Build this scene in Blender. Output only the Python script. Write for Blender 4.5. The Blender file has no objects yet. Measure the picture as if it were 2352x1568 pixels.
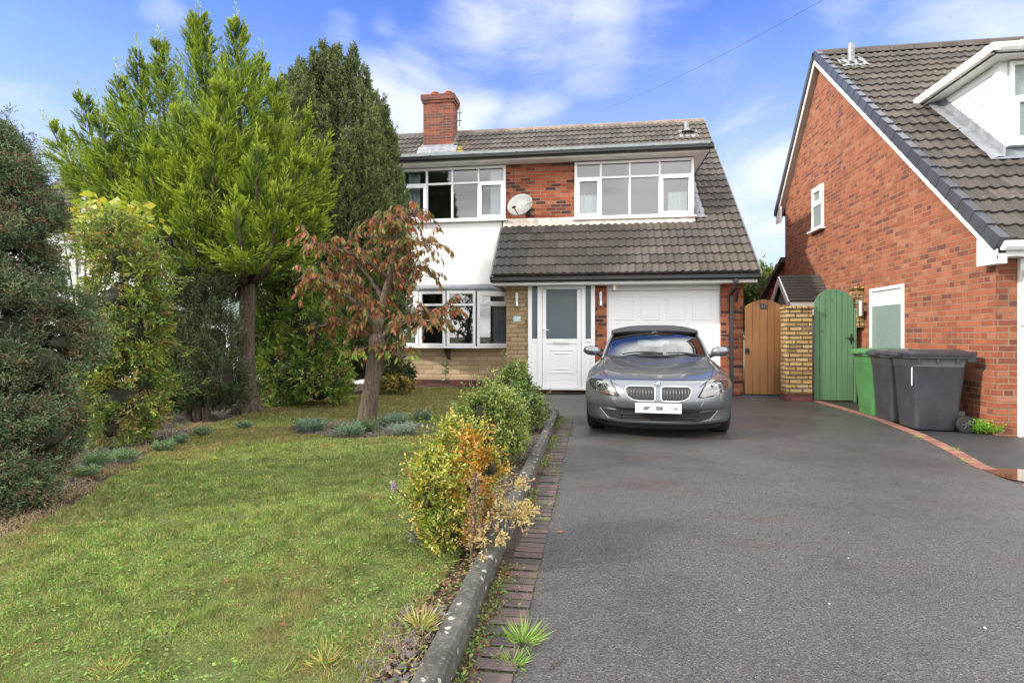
import bpy, bmesh, math, random
import numpy as np
from mathutils import Vector, Matrix
from mathutils.bvhtree import BVHTree
random.seed(7); rng = np.random.default_rng(7)
scene = bpy.context.scene
col = scene.collection
R_ = math.radians

# ------------------------------------------------------------------ camera
F_, CX, HY, CAMH, YAW = 1300.0, 1176.0, 770.0, 1.165, R_(8.06)
SA, CA = math.sin(YAW), math.cos(YAW)
cam = bpy.data.cameras.new('camera'); cam_o = bpy.data.objects.new('camera', cam); col.objects.link(cam_o)
cam.sensor_width = 36.0; cam.lens = 36.0*F_/2352.0; cam.shift_y = -14.0/2352.0
cam.clip_start = 0.05; cam.clip_end = 2000
cam_o.location = (0, 0, CAMH); cam_o.rotation_euler = (R_(90), 0, YAW)
scene.camera = cam_o

# ------------------------------------------------------------------ sun, sky, exposure
SUN_AZ = math.atan2(-0.93, -0.37); SUN_EL = R_(28)
sun = bpy.data.lights.new('sun', 'SUN'); sun.energy = 2.0; sun.angle = R_(3.0); sun.color = (1.0, 0.92, 0.80)
sun_o = bpy.data.objects.new('sun', sun); col.objects.link(sun_o)
sd = Vector((math.sin(SUN_AZ)*math.cos(SUN_EL), math.cos(SUN_AZ)*math.cos(SUN_EL), math.sin(SUN_EL)))
sun_o.rotation_euler = sd.to_track_quat('Z', 'Y').to_euler(); sun_o.location = (-20, -10, 20)
scene.view_settings.view_transform = 'Standard'; scene.view_settings.look = 'None'
scene.view_settings.exposure = 1.34; scene.view_settings.gamma = 1.0

def pxdir(px, py):
    u, v = (px-CX)/F_, (HY-py)/F_
    return Vector((-SA+u*CA, CA+u*SA, v))
def at(px, py, Y=None, z=None, X=None, t=None):
    d = pxdir(px, py)
    if Y is not None: t = Y/d.y
    elif X is not None: t = X/d.x
    elif z is not None: t = (z-CAMH)/d.z
    return Vector((d.x*t, d.y*t, CAMH+d.z*t))

class NG:
    """small wrapper for building node trees"""
    def __init__(s, tree): s.t = tree
    def set(s, sock, v):
        if isinstance(v, bpy.types.NodeSocket): s.t.links.new(v, sock)
        elif isinstance(v, (tuple, list)) and sock.type == 'RGBA' and len(v) == 3: sock.default_value = (*v, 1)
        else: sock.default_value = v
    def n(s, ty, ins=None, **props):
        nd = s.t.nodes.new('ShaderNode'+ty)
        for k, v in props.items(): setattr(nd, k, v)
        for k, v in (ins or {}).items(): s.set(nd.inputs[k], v)
        return nd
    def math(s, op, a, b=0.0, clamp=False):
        nd = s.n('Math', operation=op, use_clamp=clamp); s.set(nd.inputs[0], a); s.set(nd.inputs[1], b); return nd.outputs[0]
    def mix(s, f, a, b, blend='MIX'):
        return s.n('MixRGB', {'Fac': f, 'Color1': a, 'Color2': b}, blend_type=blend).outputs[0]
    def ramp(s, f, stops, interp='LINEAR'):
        nd = s.n('ValToRGB', {'Fac': f}); cr = nd.color_ramp; cr.interpolation = interp
        while len(cr.elements) < len(stops): cr.elements.new(0.5)
        for e, (p, c) in zip(cr.elements, stops): e.position = p; e.color = (*c, 1) if len(c) == 3 else c
        return nd.outputs[0]
    def rng(s, v, a, b, c=0.0, d=1.0, smooth=False):
        nd = s.n('MapRange', {'Value': v, 'From Min': a, 'From Max': b, 'To Min': c, 'To Max': d})
        if smooth: nd.interpolation_type = 'SMOOTHSTEP'
        return nd.outputs[0]
    def noise(s, vec, scale, detail=4.0, rough=0.55, dist=0.0):
        return s.n('TexNoise', {'Vector': vec, 'Scale': scale, 'Detail': detail, 'Roughness': rough, 'Distortion': dist}).outputs[0]

def make_world():
    w = bpy.data.worlds.new('World'); scene.world = w; w.use_nodes = True
    t = w.node_tree; t.nodes.clear(); g = NG(t)
    out = g.n('OutputWorld'); bg = g.n('Background', {'Strength': 0.15})
    sky = g.n('TexSky', sky_type='NISHITA', sun_disc=False, sun_elevation=SUN_EL, sun_rotation=SUN_AZ, air_density=1.0, dust_density=0.6, ozone_density=2.0)
    tc = g.n('TexCoord').outputs['Generated']
    nrm = g.n('VectorMath', {0: tc}, operation='NORMALIZE').outputs[0]
    sep = g.n('SeparateXYZ', {0: nrm}); z = sep.outputs[2]
    # cloud layer: direction projected to a flat sheet, so clouds flatten to the horizon
    zz = g.math('ADD', g.math('MAXIMUM', z, 0.0), 0.22)
    sheet = g.n('CombineXYZ', {0: g.math('DIVIDE', sep.outputs[0], zz), 1: g.math('DIVIDE', sep.outputs[1], zz), 2: 0.3}).outputs[0]
    n1 = g.noise(sheet, 1.7, 9.0, 0.55, 0.8); n2 = g.noise(sheet, 7.5, 6.0, 0.6, 0.2)
    fb = g.math('ADD', g.math('MULTIPLY', n1, 0.86), g.math('MULTIPLY', n2, 0.14))
    blobs = [(975,135,5,.8),(1090,85,7,1),(1230,70,7,1),(1370,90,7,1),(1500,100,6,.72),(1620,100,6,.66),(1730,60,6,.55),(1930,60,6,.45),(2120,30,6,.45),(2290,60,8,.7),
             (860,215,5,1),(930,270,5,1),(1110,240,4,.8),(1060,290,5,.9),(1230,300,6,.9),(1000,330,8,.9),(1350,330,6,.6),(1750,400,7,1),(1720,480,8,1),(1760,300,6,.5),
             (60,45,2.4,.72),(370,30,2.4,.6),(345,85,2,.5),(270,125,2.2,.66),(790,60,2.2,.66),(890,58,2.4,.62),(300,330,8,.6),(150,330,8,.6),(40,330,7,.5)]
    acc = None
    for (bx, by, rd, wt) in blobs:
        d = pxdir(bx, by).normalized()
        dp = g.n('VectorMath', {0: nrm, 1: tuple(d)}, operation='DOT_PRODUCT').outputs['Value']
        v = g.rng(dp, math.cos(R_(rd)), 1.0, 0.0, wt)
        acc = v if acc is None else g.math('MAXIMUM', acc, v)
    # away from the framed view: bright neutral cloud cover added as unseen fill light
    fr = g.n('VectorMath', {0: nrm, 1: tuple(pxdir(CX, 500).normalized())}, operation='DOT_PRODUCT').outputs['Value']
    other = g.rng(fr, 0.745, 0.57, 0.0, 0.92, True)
    dens = g.math('ADD', g.math('MULTIPLY', acc, 0.25), fb)
    cl = g.rng(dens, 0.54, 0.90, 0.04, 0.86, True)
    hz = g.rng(z, 0.56, 0.04, 0.0, 0.84, True)
    tint = g.mix(1.0, sky.outputs[0], (0.235, 0.415, 0.86), 'MULTIPLY')
    c = g.mix(hz, tint, (2.2, 2.48, 2.95))
    c = g.mix(cl, c, (2.75, 2.9, 3.15))
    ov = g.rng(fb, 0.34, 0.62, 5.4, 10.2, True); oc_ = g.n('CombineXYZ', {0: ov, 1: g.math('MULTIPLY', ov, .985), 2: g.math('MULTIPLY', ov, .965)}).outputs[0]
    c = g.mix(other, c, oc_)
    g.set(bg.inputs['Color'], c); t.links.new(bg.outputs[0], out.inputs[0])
make_world()

# ------------------------------------------------------------------ mesh helpers
class MB:
    def __init__(s): s.v = []; s.f = []; s.uvv = None
    def add(s, vs, fs):
        o = len(s.v); s.v += [tuple(p) for p in vs]; s.f += [tuple(i+o for i in f) for f in fs]; return s
    def box(s, x0, x1, y0, y1, z0, z1, M=None):
        p = [Vector((x, y, z)) for z in (z0, z1) for y in (y0, y1) for x in (x0, x1)]
        if M is not None: p = [M(q) if callable(M) else M @ q for q in p]
        return s.add(p, [(0,2,3,1),(4,5,7,6),(0,1,5,4),(2,6,7,3),(0,4,6,2),(1,3,7,5)])
    def prism(s, poly, d0, d1, axis='x'):
        n = len(poly)
        def mk(a, b, d): return {'x': (d, a, b), 'y': (a, d, b), 'z': (a, b, d)}[axis]
        vs = [mk(a, b, d0) for a, b in poly]+[mk(a, b, d1) for a, b in poly]
        fs = [tuple(range(n))[::-1], tuple(range(n, 2*n))]+[(i, (i+1) % n, n+(i+1) % n, n+i) for i in range(n)]
        return s.add(vs, fs)
    def tube(s, pts, r, n=8, cap=True):
        pts = [Vector(p) for p in pts]; m = len(pts)
        rs = r if isinstance(r, (list, tuple)) else [r]*m
        ref = None; vs = []
        for i in range(m):
            tg = (pts[min(i+1, m-1)]-pts[max(i-1, 0)])
            tg = tg.normalized() if tg.length > 1e-9 else Vector((0, 0, 1))
            if ref is None: ref = Vector((1, 0, 0)) if abs(tg.x) < .8 else Vector((0, 1, 0))
            a = (ref-tg*ref.dot(tg)).normalized(); b = tg.cross(a); ref = a
            for k in range(n):
                an = 2*math.pi*k/n; vs.append(pts[i]+(a*math.cos(an)+b*math.sin(an))*rs[i])
        fs = [(i*n+k, i*n+(k+1) % n, (i+1)*n+(k+1) % n, (i+1)*n+k) for i in range(m-1) for k in range(n)]
        if cap: fs += [tuple(range(n))[::-1], tuple(range((m-1)*n, m*n))]
        return s.add(vs, fs)
    def lathe(s, prof, c=(0, 0, 0), n=20, M=None):
        c = Vector(c); vs = []
        for r, z in prof:
            for k in range(n):
                a = 2*math.pi*k/n; q = Vector((r*math.cos(a), r*math.sin(a), z))
                vs.append((M @ q if M is not None else q)+c)
        m = len(prof)
        fs = [(i*n+k, i*n+(k+1) % n, (i+1)*n+(k+1) % n, (i+1)*n+k) for i in range(m-1) for k in range(n)]
        fs += [tuple(range(n))[::-1], tuple(range((m-1)*n, m*n))]
        return s.add(vs, fs)
    def grid(s, rows):
        m, n = len(rows), len(rows[0]); vs = [p for r in rows for p in r]
        return s.add(vs, [(i*n+j, i*n+j+1, (i+1)*n+j+1, (i+1)*n+j) for i in range(m-1) for j in range(n-1)])
    def build(s, name, mat, parent=None, smooth=False, bevel=0.0, local=False, uv=True, angle=None):
        me = bpy.data.meshes.new(name)
        off = Vector(parent.get('_base', (0, 0, 0))) if (parent is not None and not local) else Vector((0, 0, 0))
        me.from_pydata([Vector(p)-off for p in s.v], [], s.f)
        if uv and s.f:
            me.update(); l = me.uv_layers.new(name='UVMap'); co = s.v
            buf = np.zeros(len(me.loops)*2, np.float32); i = 0
            for p in me.polygons:
                nx, ny, nz = abs(p.normal.x), abs(p.normal.y), abs(p.normal.z)
                for vi in p.vertices:
                    c = co[vi]
                    if s.uvv is not None: a, b = s.uvv[vi]
                    elif nz > .75: a, b = c[0], c[1]
                    elif nx > ny: a, b = c[1], c[2]
                    else: a, b = c[0], c[2]
                    buf[i] = a; buf[i+1] = b; i += 2
            l.data.foreach_set('uv', buf)
        o = bpy.data.objects.new(name, me); col.objects.link(o)
        if mat is not None: me.materials.append(mat)
        if smooth:
            me.polygons.foreach_set('use_smooth', [True]*len(me.polygons))
            if angle: me.set_sharp_from_angle(angle=R_(angle))
        if bevel:
            b = o.modifiers.new('bevel', 'BEVEL'); b.width = bevel; b.segments = 2; b.limit_method = 'ANGLE'; b.angle_limit = R_(40)
        if parent is not None:
            o.parent = parent; o['_base'] = tuple(off) if not local else (0, 0, 0)
        return o

def tag(o, label=None, cat=None, group=None, kind=None):
    if label: o['label'] = label
    if cat: o['category'] = cat
    if group: o['group'] = group
    if kind: o['kind'] = kind
    return o
def thing(name, label, cat, loc, rz=0.0, group=None):
    o = bpy.data.objects.new(name, None); col.objects.link(o); o.location = loc; o.rotation_euler = (0, 0, rz)
    o.empty_display_size = 0.2; o['_base'] = tuple(loc)
    return tag(o, label, cat, group)
def struct(name, mb, mat, **k): return tag(mb.build(name, mat, **k), kind='structure')
def copy_tree(o, parent=None):
    c = o.copy(); col.objects.link(c)
    if parent is not None: c.parent = parent
    for ch in [x for x in col.objects if x.parent == o]: copy_tree(ch, c)
    return c

# many small leaf faces as one mesh: base, side, tip, side
def nrmz(a): return a/np.maximum(np.linalg.norm(a, axis=-1, keepdims=True), 1e-9)
def leaf_mesh(name, mat, P, D, L, W, C, parent=None, S=None, mid=0.45, fold=0.0):
    n = len(P); D = nrmz(D)
    if S is None: S = rng.normal(size=(n, 3))
    S = nrmz(S-D*np.sum(S*D, 1, keepdims=True)); N = np.cross(D, S)
    L = np.broadcast_to(np.asarray(L, float), (n,))[:, None]; W = np.broadcast_to(np.asarray(W, float), (n,))[:, None]
    m = P+D*L*mid+N*W*fold
    V = np.stack([P, m+S*W*.5, P+D*L, m-S*W*.5], 1).reshape(-1, 3)
    off = np.array(parent.get('_base', (0, 0, 0))) if parent is not None else 0
    me = bpy.data.meshes.new(name); me.vertices.add(4*n); me.vertices.foreach_set('co', (V-off).astype(np.float32).ravel())
    me.loops.add(4*n); me.loops.foreach_set('vertex_index', np.arange(4*n, dtype=np.int32))
    me.polygons.add(n); me.polygons.foreach_set('loop_start', np.arange(0, 4*n, 4, dtype=np.int32))
    try: me.polygons.foreach_set('loop_total', np.full(n, 4, np.int32))
    except Exception: pass
    at_ = me.color_attributes.new('Col', 'FLOAT_COLOR', 'POINT')
    cc = np.concatenate([np.clip(C, 0, 1), np.ones((n, 1))], 1).repeat(4, 0); at_.data.foreach_set('color', cc.astype(np.float32).ravel())
    me.update(); me.validate()
    o = bpy.data.objects.new(name, me); col.objects.link(o); me.materials.append(mat)
    if parent is not None: o.parent = parent; o['_base'] = parent.get('_base', (0, 0, 0))
    return o
def vnoise(p, scale, seed=0):
    """value noise in numpy, 0..1"""
    q = p*scale+seed*17.3; i = np.floor(q).astype(np.int64); f = q-i; f = f*f*(3-2*f); out = 0
    for c in range(2**p.shape[1]):
        b = np.array([(c >> k) & 1 for k in range(p.shape[1])]); ii = i+b
        h = np.zeros(len(p), np.int64)
        for k, pr in enumerate((73856093, 19349663, 83492791)[:p.shape[1]]): h ^= ii[:, k]*pr
        h = (h*1103515245+12345) & 0x7fffffff; h ^= h >> 13; h = (h*1274126177) & 0x7fffffff
        out = out+(h/0x7fffffff)*np.prod(np.where(b == 1, f, 1-f), 1)
    return out
def pick(cols, n, wts=None, var=.18):
    cols = np.array(cols, float); c = cols[rng.choice(len(cols), n, p=wts)]
    return c*(1+rng.uniform(-var, var, (n, 1)))
# ------------------------------------------------------------------ materials
def pmat(name, rgb, rough=0.6, metal=0.0, var=0.0, vscale=8.0, bump=0.0, bscale=60.0, coat=0.0, spec=0.5, dirt=None, dscale=3.0):
    m = bpy.data.materials.new(name); m.use_nodes = True; g = NG(m.node_tree); b = m.node_tree.nodes['Principled BSDF']
    b.inputs['Roughness'].default_value = rough; b.inputs['Metallic'].default_value = metal
    b.inputs['Coat Weight'].default_value = coat; b.inputs['Specular IOR Level'].default_value = spec; b.inputs['Base Color'].default_value = (*rgb, 1)
    oc = g.n('TexCoord').outputs['Object']; c = rgb
    if var:
        f = g.noise(oc, vscale, 5.0)
        c = g.mix(g.rng(f, .3, .7), tuple(x*(1-var) for x in rgb), tuple(min(x*(1+var), 1) for x in rgb))
    if dirt:
        f = g.rng(g.noise(oc, dscale, 8.0, .65), .52, .72, 0, .8)
        c = g.mix(f, c, dirt)
    if var or dirt: g.set(b.inputs['Base Color'], c)
    if bump:
        bn = g.n('Bump', {'Strength': bump, 'Distance': .01, 'Height': g.noise(oc, bscale, 4.0)}); g.set(b.inputs['Normal'], bn.outputs[0])
    return m

def brickmat(name, stops, mortar, bw=.225, rh=.075, ms=.009, squash=1.0, sqf=2, offset=.5, bump=.6, rough=.85, stain=(.05,.035,.03), stain_amt=.25, rocky=0.0):
    m = bpy.data.materials.new(name); m.use_nodes = True; g = NG(m.node_tree); b = m.node_tree.nodes['Principled BSDF']
    tc = g.n('TexCoord'); uv = tc.outputs['UV']; oc = tc.outputs['Object']
    wob = g.n('VectorMath', {0: g.n('TexNoise', {'Vector': oc, 'Scale': 9.0, 'Detail': 3.0}).outputs[1], 1: (.5, .5, .5)}, operation='SUBTRACT').outputs[0]
    uvw = g.n('VectorMath', {0: wob, 1: (.012, .012, 0), 2: uv}, operation='MULTIPLY_ADD').outputs[0]
    br = g.n('TexBrick', {'Vector': uvw, 'Color1': (0, 0, 0), 'Color2': (1, 1, 1), 'Mortar': (0, 0, 0), 'Scale': 1.0, 'Mortar Size': ms, 'Mortar Smooth': .25, 'Bias': 0.0, 'Brick Width': bw, 'Row Height': rh}, offset=offset, squash=squash, squash_frequency=sqf)
    rnd = g.n('SeparateColor', {0: br.outputs['Color']}).outputs[0]
    c = g.ramp(rnd, stops)
    fine = g.noise(oc, 55.0, 5.0, .65); c = g.mix(g.rng(fine, .35, .75, 0, .45), c, (.02, .012, .01), 'MULTIPLY') if False else g.mix(g.rng(fine, .3, .7), g.mix(1.0, c, (.72, .70, .70), 'MULTIPLY'), g.mix(1.0, c, (1.2, 1.2, 1.2), 'MULTIPLY'))
    mo = g.mix(g.rng(g.noise(oc, 4.0, 5.0), .35, .7), tuple(x*.65 for x in mortar), mortar)
    c = g.mix(br.outputs['Fac'], c, mo)
    st = g.rng(g.noise(oc, .9, 8.0, .6), .5, .75, 0, stain_amt); c = g.mix(st, c, stain)
    g.set(b.inputs['Base Color'], c); b.inputs['Roughness'].default_value = rough; b.inputs['Specular IOR Level'].default_value = .3
    h = g.math('ADD', g.math('MULTIPLY', br.outputs['Fac'], -1.0), g.math('MULTIPLY', fine, .25+rocky))
    if rocky: h = g.math('ADD', h, g.math('MULTIPLY', g.noise(oc, 16.0, 4.0), rocky*2))
    g.set(b.inputs['Normal'], g.n('Bump', {'Strength': bump, 'Distance': .012, 'Height': h}).outputs[0])
    return m

def glassmat(name, refl=0.3, tint=(.75, .82, .84), rough=0.0, bump=0.0):
    m = bpy.data.materials.new(name); m.use_nodes = True; t = m.node_tree; t.nodes.clear(); g = NG(t)
    out = g.n('OutputMaterial'); tr = g.n('BsdfTransparent', {'Color': tint}); gl = g.n('BsdfGlossy', {'Color': (1, 1, 1), 'Roughness': rough})
    lw = g.n('LayerWeight', {'Blend': .3})
    fac = g.rng(lw.outputs['Fresnel'], 0, 1, refl, 1.0)
    if bump:
        oc = g.n('TexCoord').outputs['Object']; bn = g.n('Bump', {'Strength': bump, 'Distance': .01, 'Height': g.noise(oc, 45.0, 2.0)}); g.set(gl.inputs['Normal'], bn.outputs[0])
    mx = g.n('MixShader', {0: fac, 1: tr.outputs[0], 2: gl.outputs[0]}); t.links.new(mx.outputs[0], out.inputs[0])
    return m

def leafmat(name, rough=.55, trans=.3, tint=(1, 1, 1), spec=.35):
    m = bpy.data.materials.new(name); m.use_nodes = True; t = m.node_tree; g = NG(t); b = t.nodes['Principled BSDF']; out = t.nodes['Material Output']
    c = g.n('Attribute', attribute_name='Col').outputs['Color']
    g.set(b.inputs['Base Color'], c); b.inputs['Roughness'].default_value = rough; b.inputs['Specular IOR Level'].default_value = spec
    tl = g.n('BsdfTranslucent', {'Color': g.mix(1.0, c, (1.25, 1.3, .7), 'MULTIPLY')})
    mx = g.n('MixShader', {0: trans, 1: b.outputs[0], 2: tl.outputs[0]}); t.links.new(mx.outputs[0], out.inputs[0])
    return m

def tilemat(name, a, bcol, c2, lichen=(.30, .27, .20), moss=(.06, .07, .03), yellow=None):
    m = bpy.data.materials.new(name); m.use_nodes = True; g = NG(m.node_tree); b = m.node_tree.nodes['Principled BSDF']
    tc = g.n('TexCoord'); uv = tc.outputs['UV']; oc = tc.outputs['Object']
    sp = g.n('SeparateXYZ', {0: uv})
    cell = g.n('CombineXYZ', {0: g.math('FLOOR', g.math('DIVIDE', sp.outputs[0], .30)), 1: g.math('FLOOR', sp.outputs[1]), 2: 0.0}).outputs[0]
    r = g.n('TexWhiteNoise', {'Vector': cell}, noise_dimensions='3D').outputs[0]
    c = g.ramp(r, [(0, a), (.5, bcol), (1, c2)])
    f = g.noise(oc, 30.0, 6.0, .7); c = g.mix(g.rng(f, .3, .7), g.mix(1.0, c, (.65, .65, .65), 'MULTIPLY'), g.mix(1.0, c, (1.3, 1.28, 1.25), 'MULTIPLY'))
    big = g.noise(oc, .7, 5.0); c = g.mix(g.rng(big, .45, .7, 0, .35), c, (.11, .085, .06))
    sp1 = g.math('MULTIPLY', g.rng(g.noise(oc, 22.0, 3.0), .66, .72), g.rng(g.noise(oc, 1.5, 3.0), .45, .65)); c = g.mix(sp1, c, lichen)
    sp2 = g.rng(g.noise(oc, 7.0, 5.0), .68, .76); c = g.mix(sp2, c, moss)
    if yellow:
        P, rad, yc = yellow
        d = g.n('VectorMath', {0: oc, 1: P}, operation='DISTANCE').outputs['Value']
        k = g.math('MULTIPLY', g.rng(d, rad, rad*.3), g.rng(g.noise(oc, 5.0, 4.0), .5, .6)); c = g.mix(k, c, yc)
    g.set(b.inputs['Base Color'], c); b.inputs['Roughness'].default_value = .75; b.inputs['Specular IOR Level'].default_value = .35
    g.set(b.inputs['Normal'], g.n('Bump', {'Strength': .35, 'Distance': .006, 'Height': f}).outputs[0])
    return m

def asphaltmat(name, base, wetter=True, brown=.5):
    m = bpy.data.materials.new(name); m.use_nodes = True; g = NG(m.node_tree); b = m.node_tree.nodes['Principled BSDF']
    oc = g.n('TexCoord').outputs['Object']
    vo = g.n('TexVoronoi', {'Vector': oc, 'Scale': 170.0}); rnd = g.n('SeparateColor', {0: vo.outputs['Color']}).outputs[0]
    c = g.ramp(rnd, [(0, tuple(x*.5 for x in base)), (.5, base), (.78, tuple(x*1.35 for x in base)), (.93, (base[0]*1.7, base[1]*1.6, base[2]*1.5)), (1, (base[0]*2.4, base[1]*2.2, base[2]*2.0))])
    fine = g.noise(oc, 160.0, 3.0); c = g.mix(g.rng(fine, .35, .65), g.mix(1.0, c, (.6, .6, .62), 'MULTIPLY'), c)
    lo = g.noise(oc, .8, 6.0, .6); c = g.mix(g.rng(lo, .35, .7, 0, .5), c, g.mix(1.0, c, (.62, .62, .66), 'MULTIPLY'))
    mp = g.n('Mapping', {'Vector': oc, 'Scale': (.55, 1.6, 1), 'Rotation': (0, 0, .5)}).outputs[0]
    br = g.rng(g.noise(mp, 1.3, 6.0, .6), .55, .72, 0, brown); c = g.mix(br, c, g.mix(1.0, c, (.92, .62, .42), 'MULTIPLY'))
    pt_ = g.rng(g.noise(oc, 2.6, 7.0, .62, .6), .50, .66, 0, .42); c = g.mix(pt_, c, g.mix(1.0, c, (.60, .59, .62), 'MULTIPLY'))
    g.set(b.inputs['Base Color'], c)
    # damp toward the house and in patches
    sp = g.n('SeparateXYZ', {0: oc}); damp = g.math('ADD', g.rng(g.noise(oc, .55, 5.0, .55), .4, .65), g.rng(sp.outputs[1], 4.0, 8.0, -.35, .45), True)
    c = g.mix(g.math('MULTIPLY', damp, .38), c, g.mix(1.0, c, (.55, .55, .57), 'MULTIPLY')); g.set(b.inputs['Base Color'], c)
    g.set(b.inputs['Roughness'], g.rng(damp, 0, 1, .62, .34 if wetter else .5)); b.inputs['Specular IOR Level'].default_value = .5
    h = g.math('ADD', vo.outputs['Distance'], g.math('MULTIPLY', fine, .5))
    g.set(b.inputs['Normal'], g.n('Bump', {'Strength': .55, 'Distance': .006, 'Height': h}).outputs[0])
    return m

def groundmat(name, cols, scale=3.0, fine=60.0, bump=.6, rough=.9):
    m = bpy.data.materials.new(name); m.use_nodes = True; g = NG(m.node_tree); b = m.node_tree.nodes['Principled BSDF']
    oc = g.n('TexCoord').outputs['Object']
    f = g.math('ADD', g.math('MULTIPLY', g.noise(oc, scale, 6.0, .6), .6), g.math('MULTIPLY', g.noise(oc, fine, 4.0, .6), .4))
    k = len(cols); c = g.ramp(f, [(.3+.4*i/(k-1), x) for i, x in enumerate(cols)])
    g.set(b.inputs['Base Color'], c); b.inputs['Roughness'].default_value = rough; b.inputs['Specular IOR Level'].default_value = .2
    g.set(b.inputs['Normal'], g.n('Bump', {'Strength': bump, 'Distance': .02, 'Height': g.noise(oc, fine, 5.0)}).outputs[0])
    return m

def barkmat(name, a, bcol, lichen=None):
    m = bpy.data.materials.new(name); m.use_nodes = True; g = NG(m.node_tree); b = m.node_tree.nodes['Principled BSDF']
    oc = g.n('TexCoord').outputs['Object']; mp = g.n('Mapping', {'Vector': oc, 'Scale': (1, 1, .22)}).outputs[0]
    f = g.noise(mp, 45.0, 6.0, .65); c = g.ramp(f, [(.32, a), (.55, bcol), (.72, tuple(x*1.6 for x in bcol))])
    if lichen: c = g.mix(g.rng(g.noise(oc, 14.0, 4.0), .62, .7, 0, .8), c, lichen)
    g.set(b.inputs['Base Color'], c); b.inputs['Roughness'].default_value = .9
    g.set(b.inputs['Normal'], g.n('Bump', {'Strength': .9, 'Distance': .02, 'Height': f}).outputs[0])
    return m

def woodmat(name, a, bcol, dark, knots=None, vert=True):
    m = bpy.data.materials.new(name); m.use_nodes = True; g = NG(m.node_tree); b = m.node_tree.nodes['Principled BSDF']
    oc = g.n('TexCoord').outputs['Object']; mp = g.n('Mapping', {'Vector': oc, 'Scale': (1, 1, .05)}).outputs[0]
    f = g.noise(mp, 60.0, 5.0, .6, .3); c = g.mix(g.rng(f, .3, .7), a, bcol)
    lo = g.noise(g.n('Mapping', {'Vector': oc, 'Scale': (2.2, 1, .35)}).outputs[0], 2.5, 3.0); c = g.mix(g.rng(lo, .45, .7, 0, .5), c, dark)
    if knots:
        mk = g.n('Mapping', {'Vector': oc, 'Scale': (1, 0.0, .55)}).outputs[0]
        vo = g.n('TexVoronoi', {'Vector': mk, 'Scale': 7.5}); k = g.rng(vo.outputs['Distance'], .17, .05); c = g.mix(g.math('MULTIPLY', k, .75), c, knots)
    g.set(b.inputs['Base Color'], c); b.inputs['Roughness'].default_value = .6
    g.set(b.inputs['Normal'], g.n('Bump', {'Strength': .25, 'Distance': .004, 'Height': f}).outputs[0])
    return m

M = {}
M['brick'] = brickmat('brindled_red_brick', [(0, (.07,.026,.024)), (.22, (.11,.034,.028)), (.3, (.23,.052,.024)), (.55, (.31,.075,.032)), (.8, (.37,.105,.045)), (1, (.36,.15,.085))], (.27,.185,.13))
M['brick_near'] = brickmat('orange_red_brick', [(0, (.115,.045,.036)), (.08, (.155,.053,.038)), (.2, (.21,.064,.036)), (.6, (.265,.082,.042)), (.85, (.30,.102,.052)), (1, (.29,.13,.078))], (.27,.165,.10), squash=.5, sqf=3, stain_amt=.12)
M['brick_chimney'] = brickmat('weathered_chimney_brick', [(0, (.11,.05,.045)), (.35, (.14,.044,.03)), (.6, (.215,.058,.033)), (1, (.27,.085,.048))], (.20,.14,.11), stain_amt=.35)
M['brick_dark'] = brickmat('dark_plinth_brick', [(0, (.05,.02,.02)), (.5, (.12,.035,.03)), (1, (.18,.06,.045))], (.10,.07,.06))
M['soldier'] = brickmat('orange_soldier_brick', [(0, (.36,.12,.05)), (.5, (.48,.18,.07)), (1, (.52,.24,.11))], (.36,.27,.2), bw=.075, rh=.225, offset=0)
M['stone'] = brickmat('buff_stone_cladding', [(0, (.22,.155,.085)), (.4, (.31,.225,.125)), (.75, (.36,.265,.15)), (1, (.36,.29,.19))], (.16,.12,.07), bw=.30, rh=.087, ms=.006, rocky=.25, stain_amt=.2, stain=(.2,.12,.05))
M['stone_pale'] = brickmat('pale_stone_courses', [(0, (.44,.32,.2)), (.5, (.52,.39,.25)), (1, (.58,.45,.3))], (.33,.24,.15), bw=.42, rh=.10, ms=.006, rocky=.15, stain_amt=.45, stain=(.26,.15,.09))
M['stone_pillar'] = brickmat('rough_yellow_walling', [(0, (.18,.115,.055)), (.3, (.31,.205,.085)), (.7, (.42,.285,.115)), (1, (.40,.32,.19))], (.06,.04,.025), bw=.21, rh=.078, ms=.008, rocky=.6, bump=1.0, stain_amt=.5, stain=(.12,.09,.05))
M['paver'] = brickmat('worn_red_paver', [(0, (.065,.056,.053)), (.5, (.092,.073,.068)), (1, (.125,.086,.078))], (.045,.042,.03), bw=.24, rh=.077, ms=.007, offset=0, rough=.6, stain_amt=.5, stain=(.09,.085,.075))
M['paver_red'] = brickmat('pinkish_red_paver', [(0, (.19,.085,.068)), (.5, (.255,.118,.092)), (1, (.30,.145,.112))], (.16,.09,.07), bw=.14, rh=.105, ms=.005, offset=.0, rough=.7)
M['render'] = pmat('white_render', (.86,.86,.85), .85, var=.03, bump=.25, bscale=90)
M['upvc'] = pmat('white_upvc', (.80,.81,.82), .32, var=.015, vscale=2)
M['white_paint'] = pmat('white_paint', (.80,.80,.79), .5, var=.03, vscale=3)
M['soffit'] = pmat('aged_white_soffit', (.84,.835,.82), .6, var=.08, vscale=3)
M['cement'] = pmat('pale_mortar_fillet', (.62,.57,.50), .9, var=.25, vscale=9, bump=.5)
M['black_plastic'] = pmat('black_plastic', (.018,.019,.021), .32, var=.3, vscale=6)
M['black_iron'] = pmat('black_iron', (.012,.012,.012), .5)
M['verge'] = pmat('slate_grey_verge_plastic', (.045,.05,.062), .35, var=.2, vscale=5)
M['lead'] = pmat('sheet_lead', (.21,.225,.25), .45, var=.3, vscale=7, bump=.4, bscale=14)
M['felt'] = pmat('mineral_felt', (.17,.19,.20), .8, var=.2)
M['tile'] = tilemat('brown_concrete_tile', (.052,.048,.045), (.070,.063,.058), (.092,.081,.074))
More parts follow.
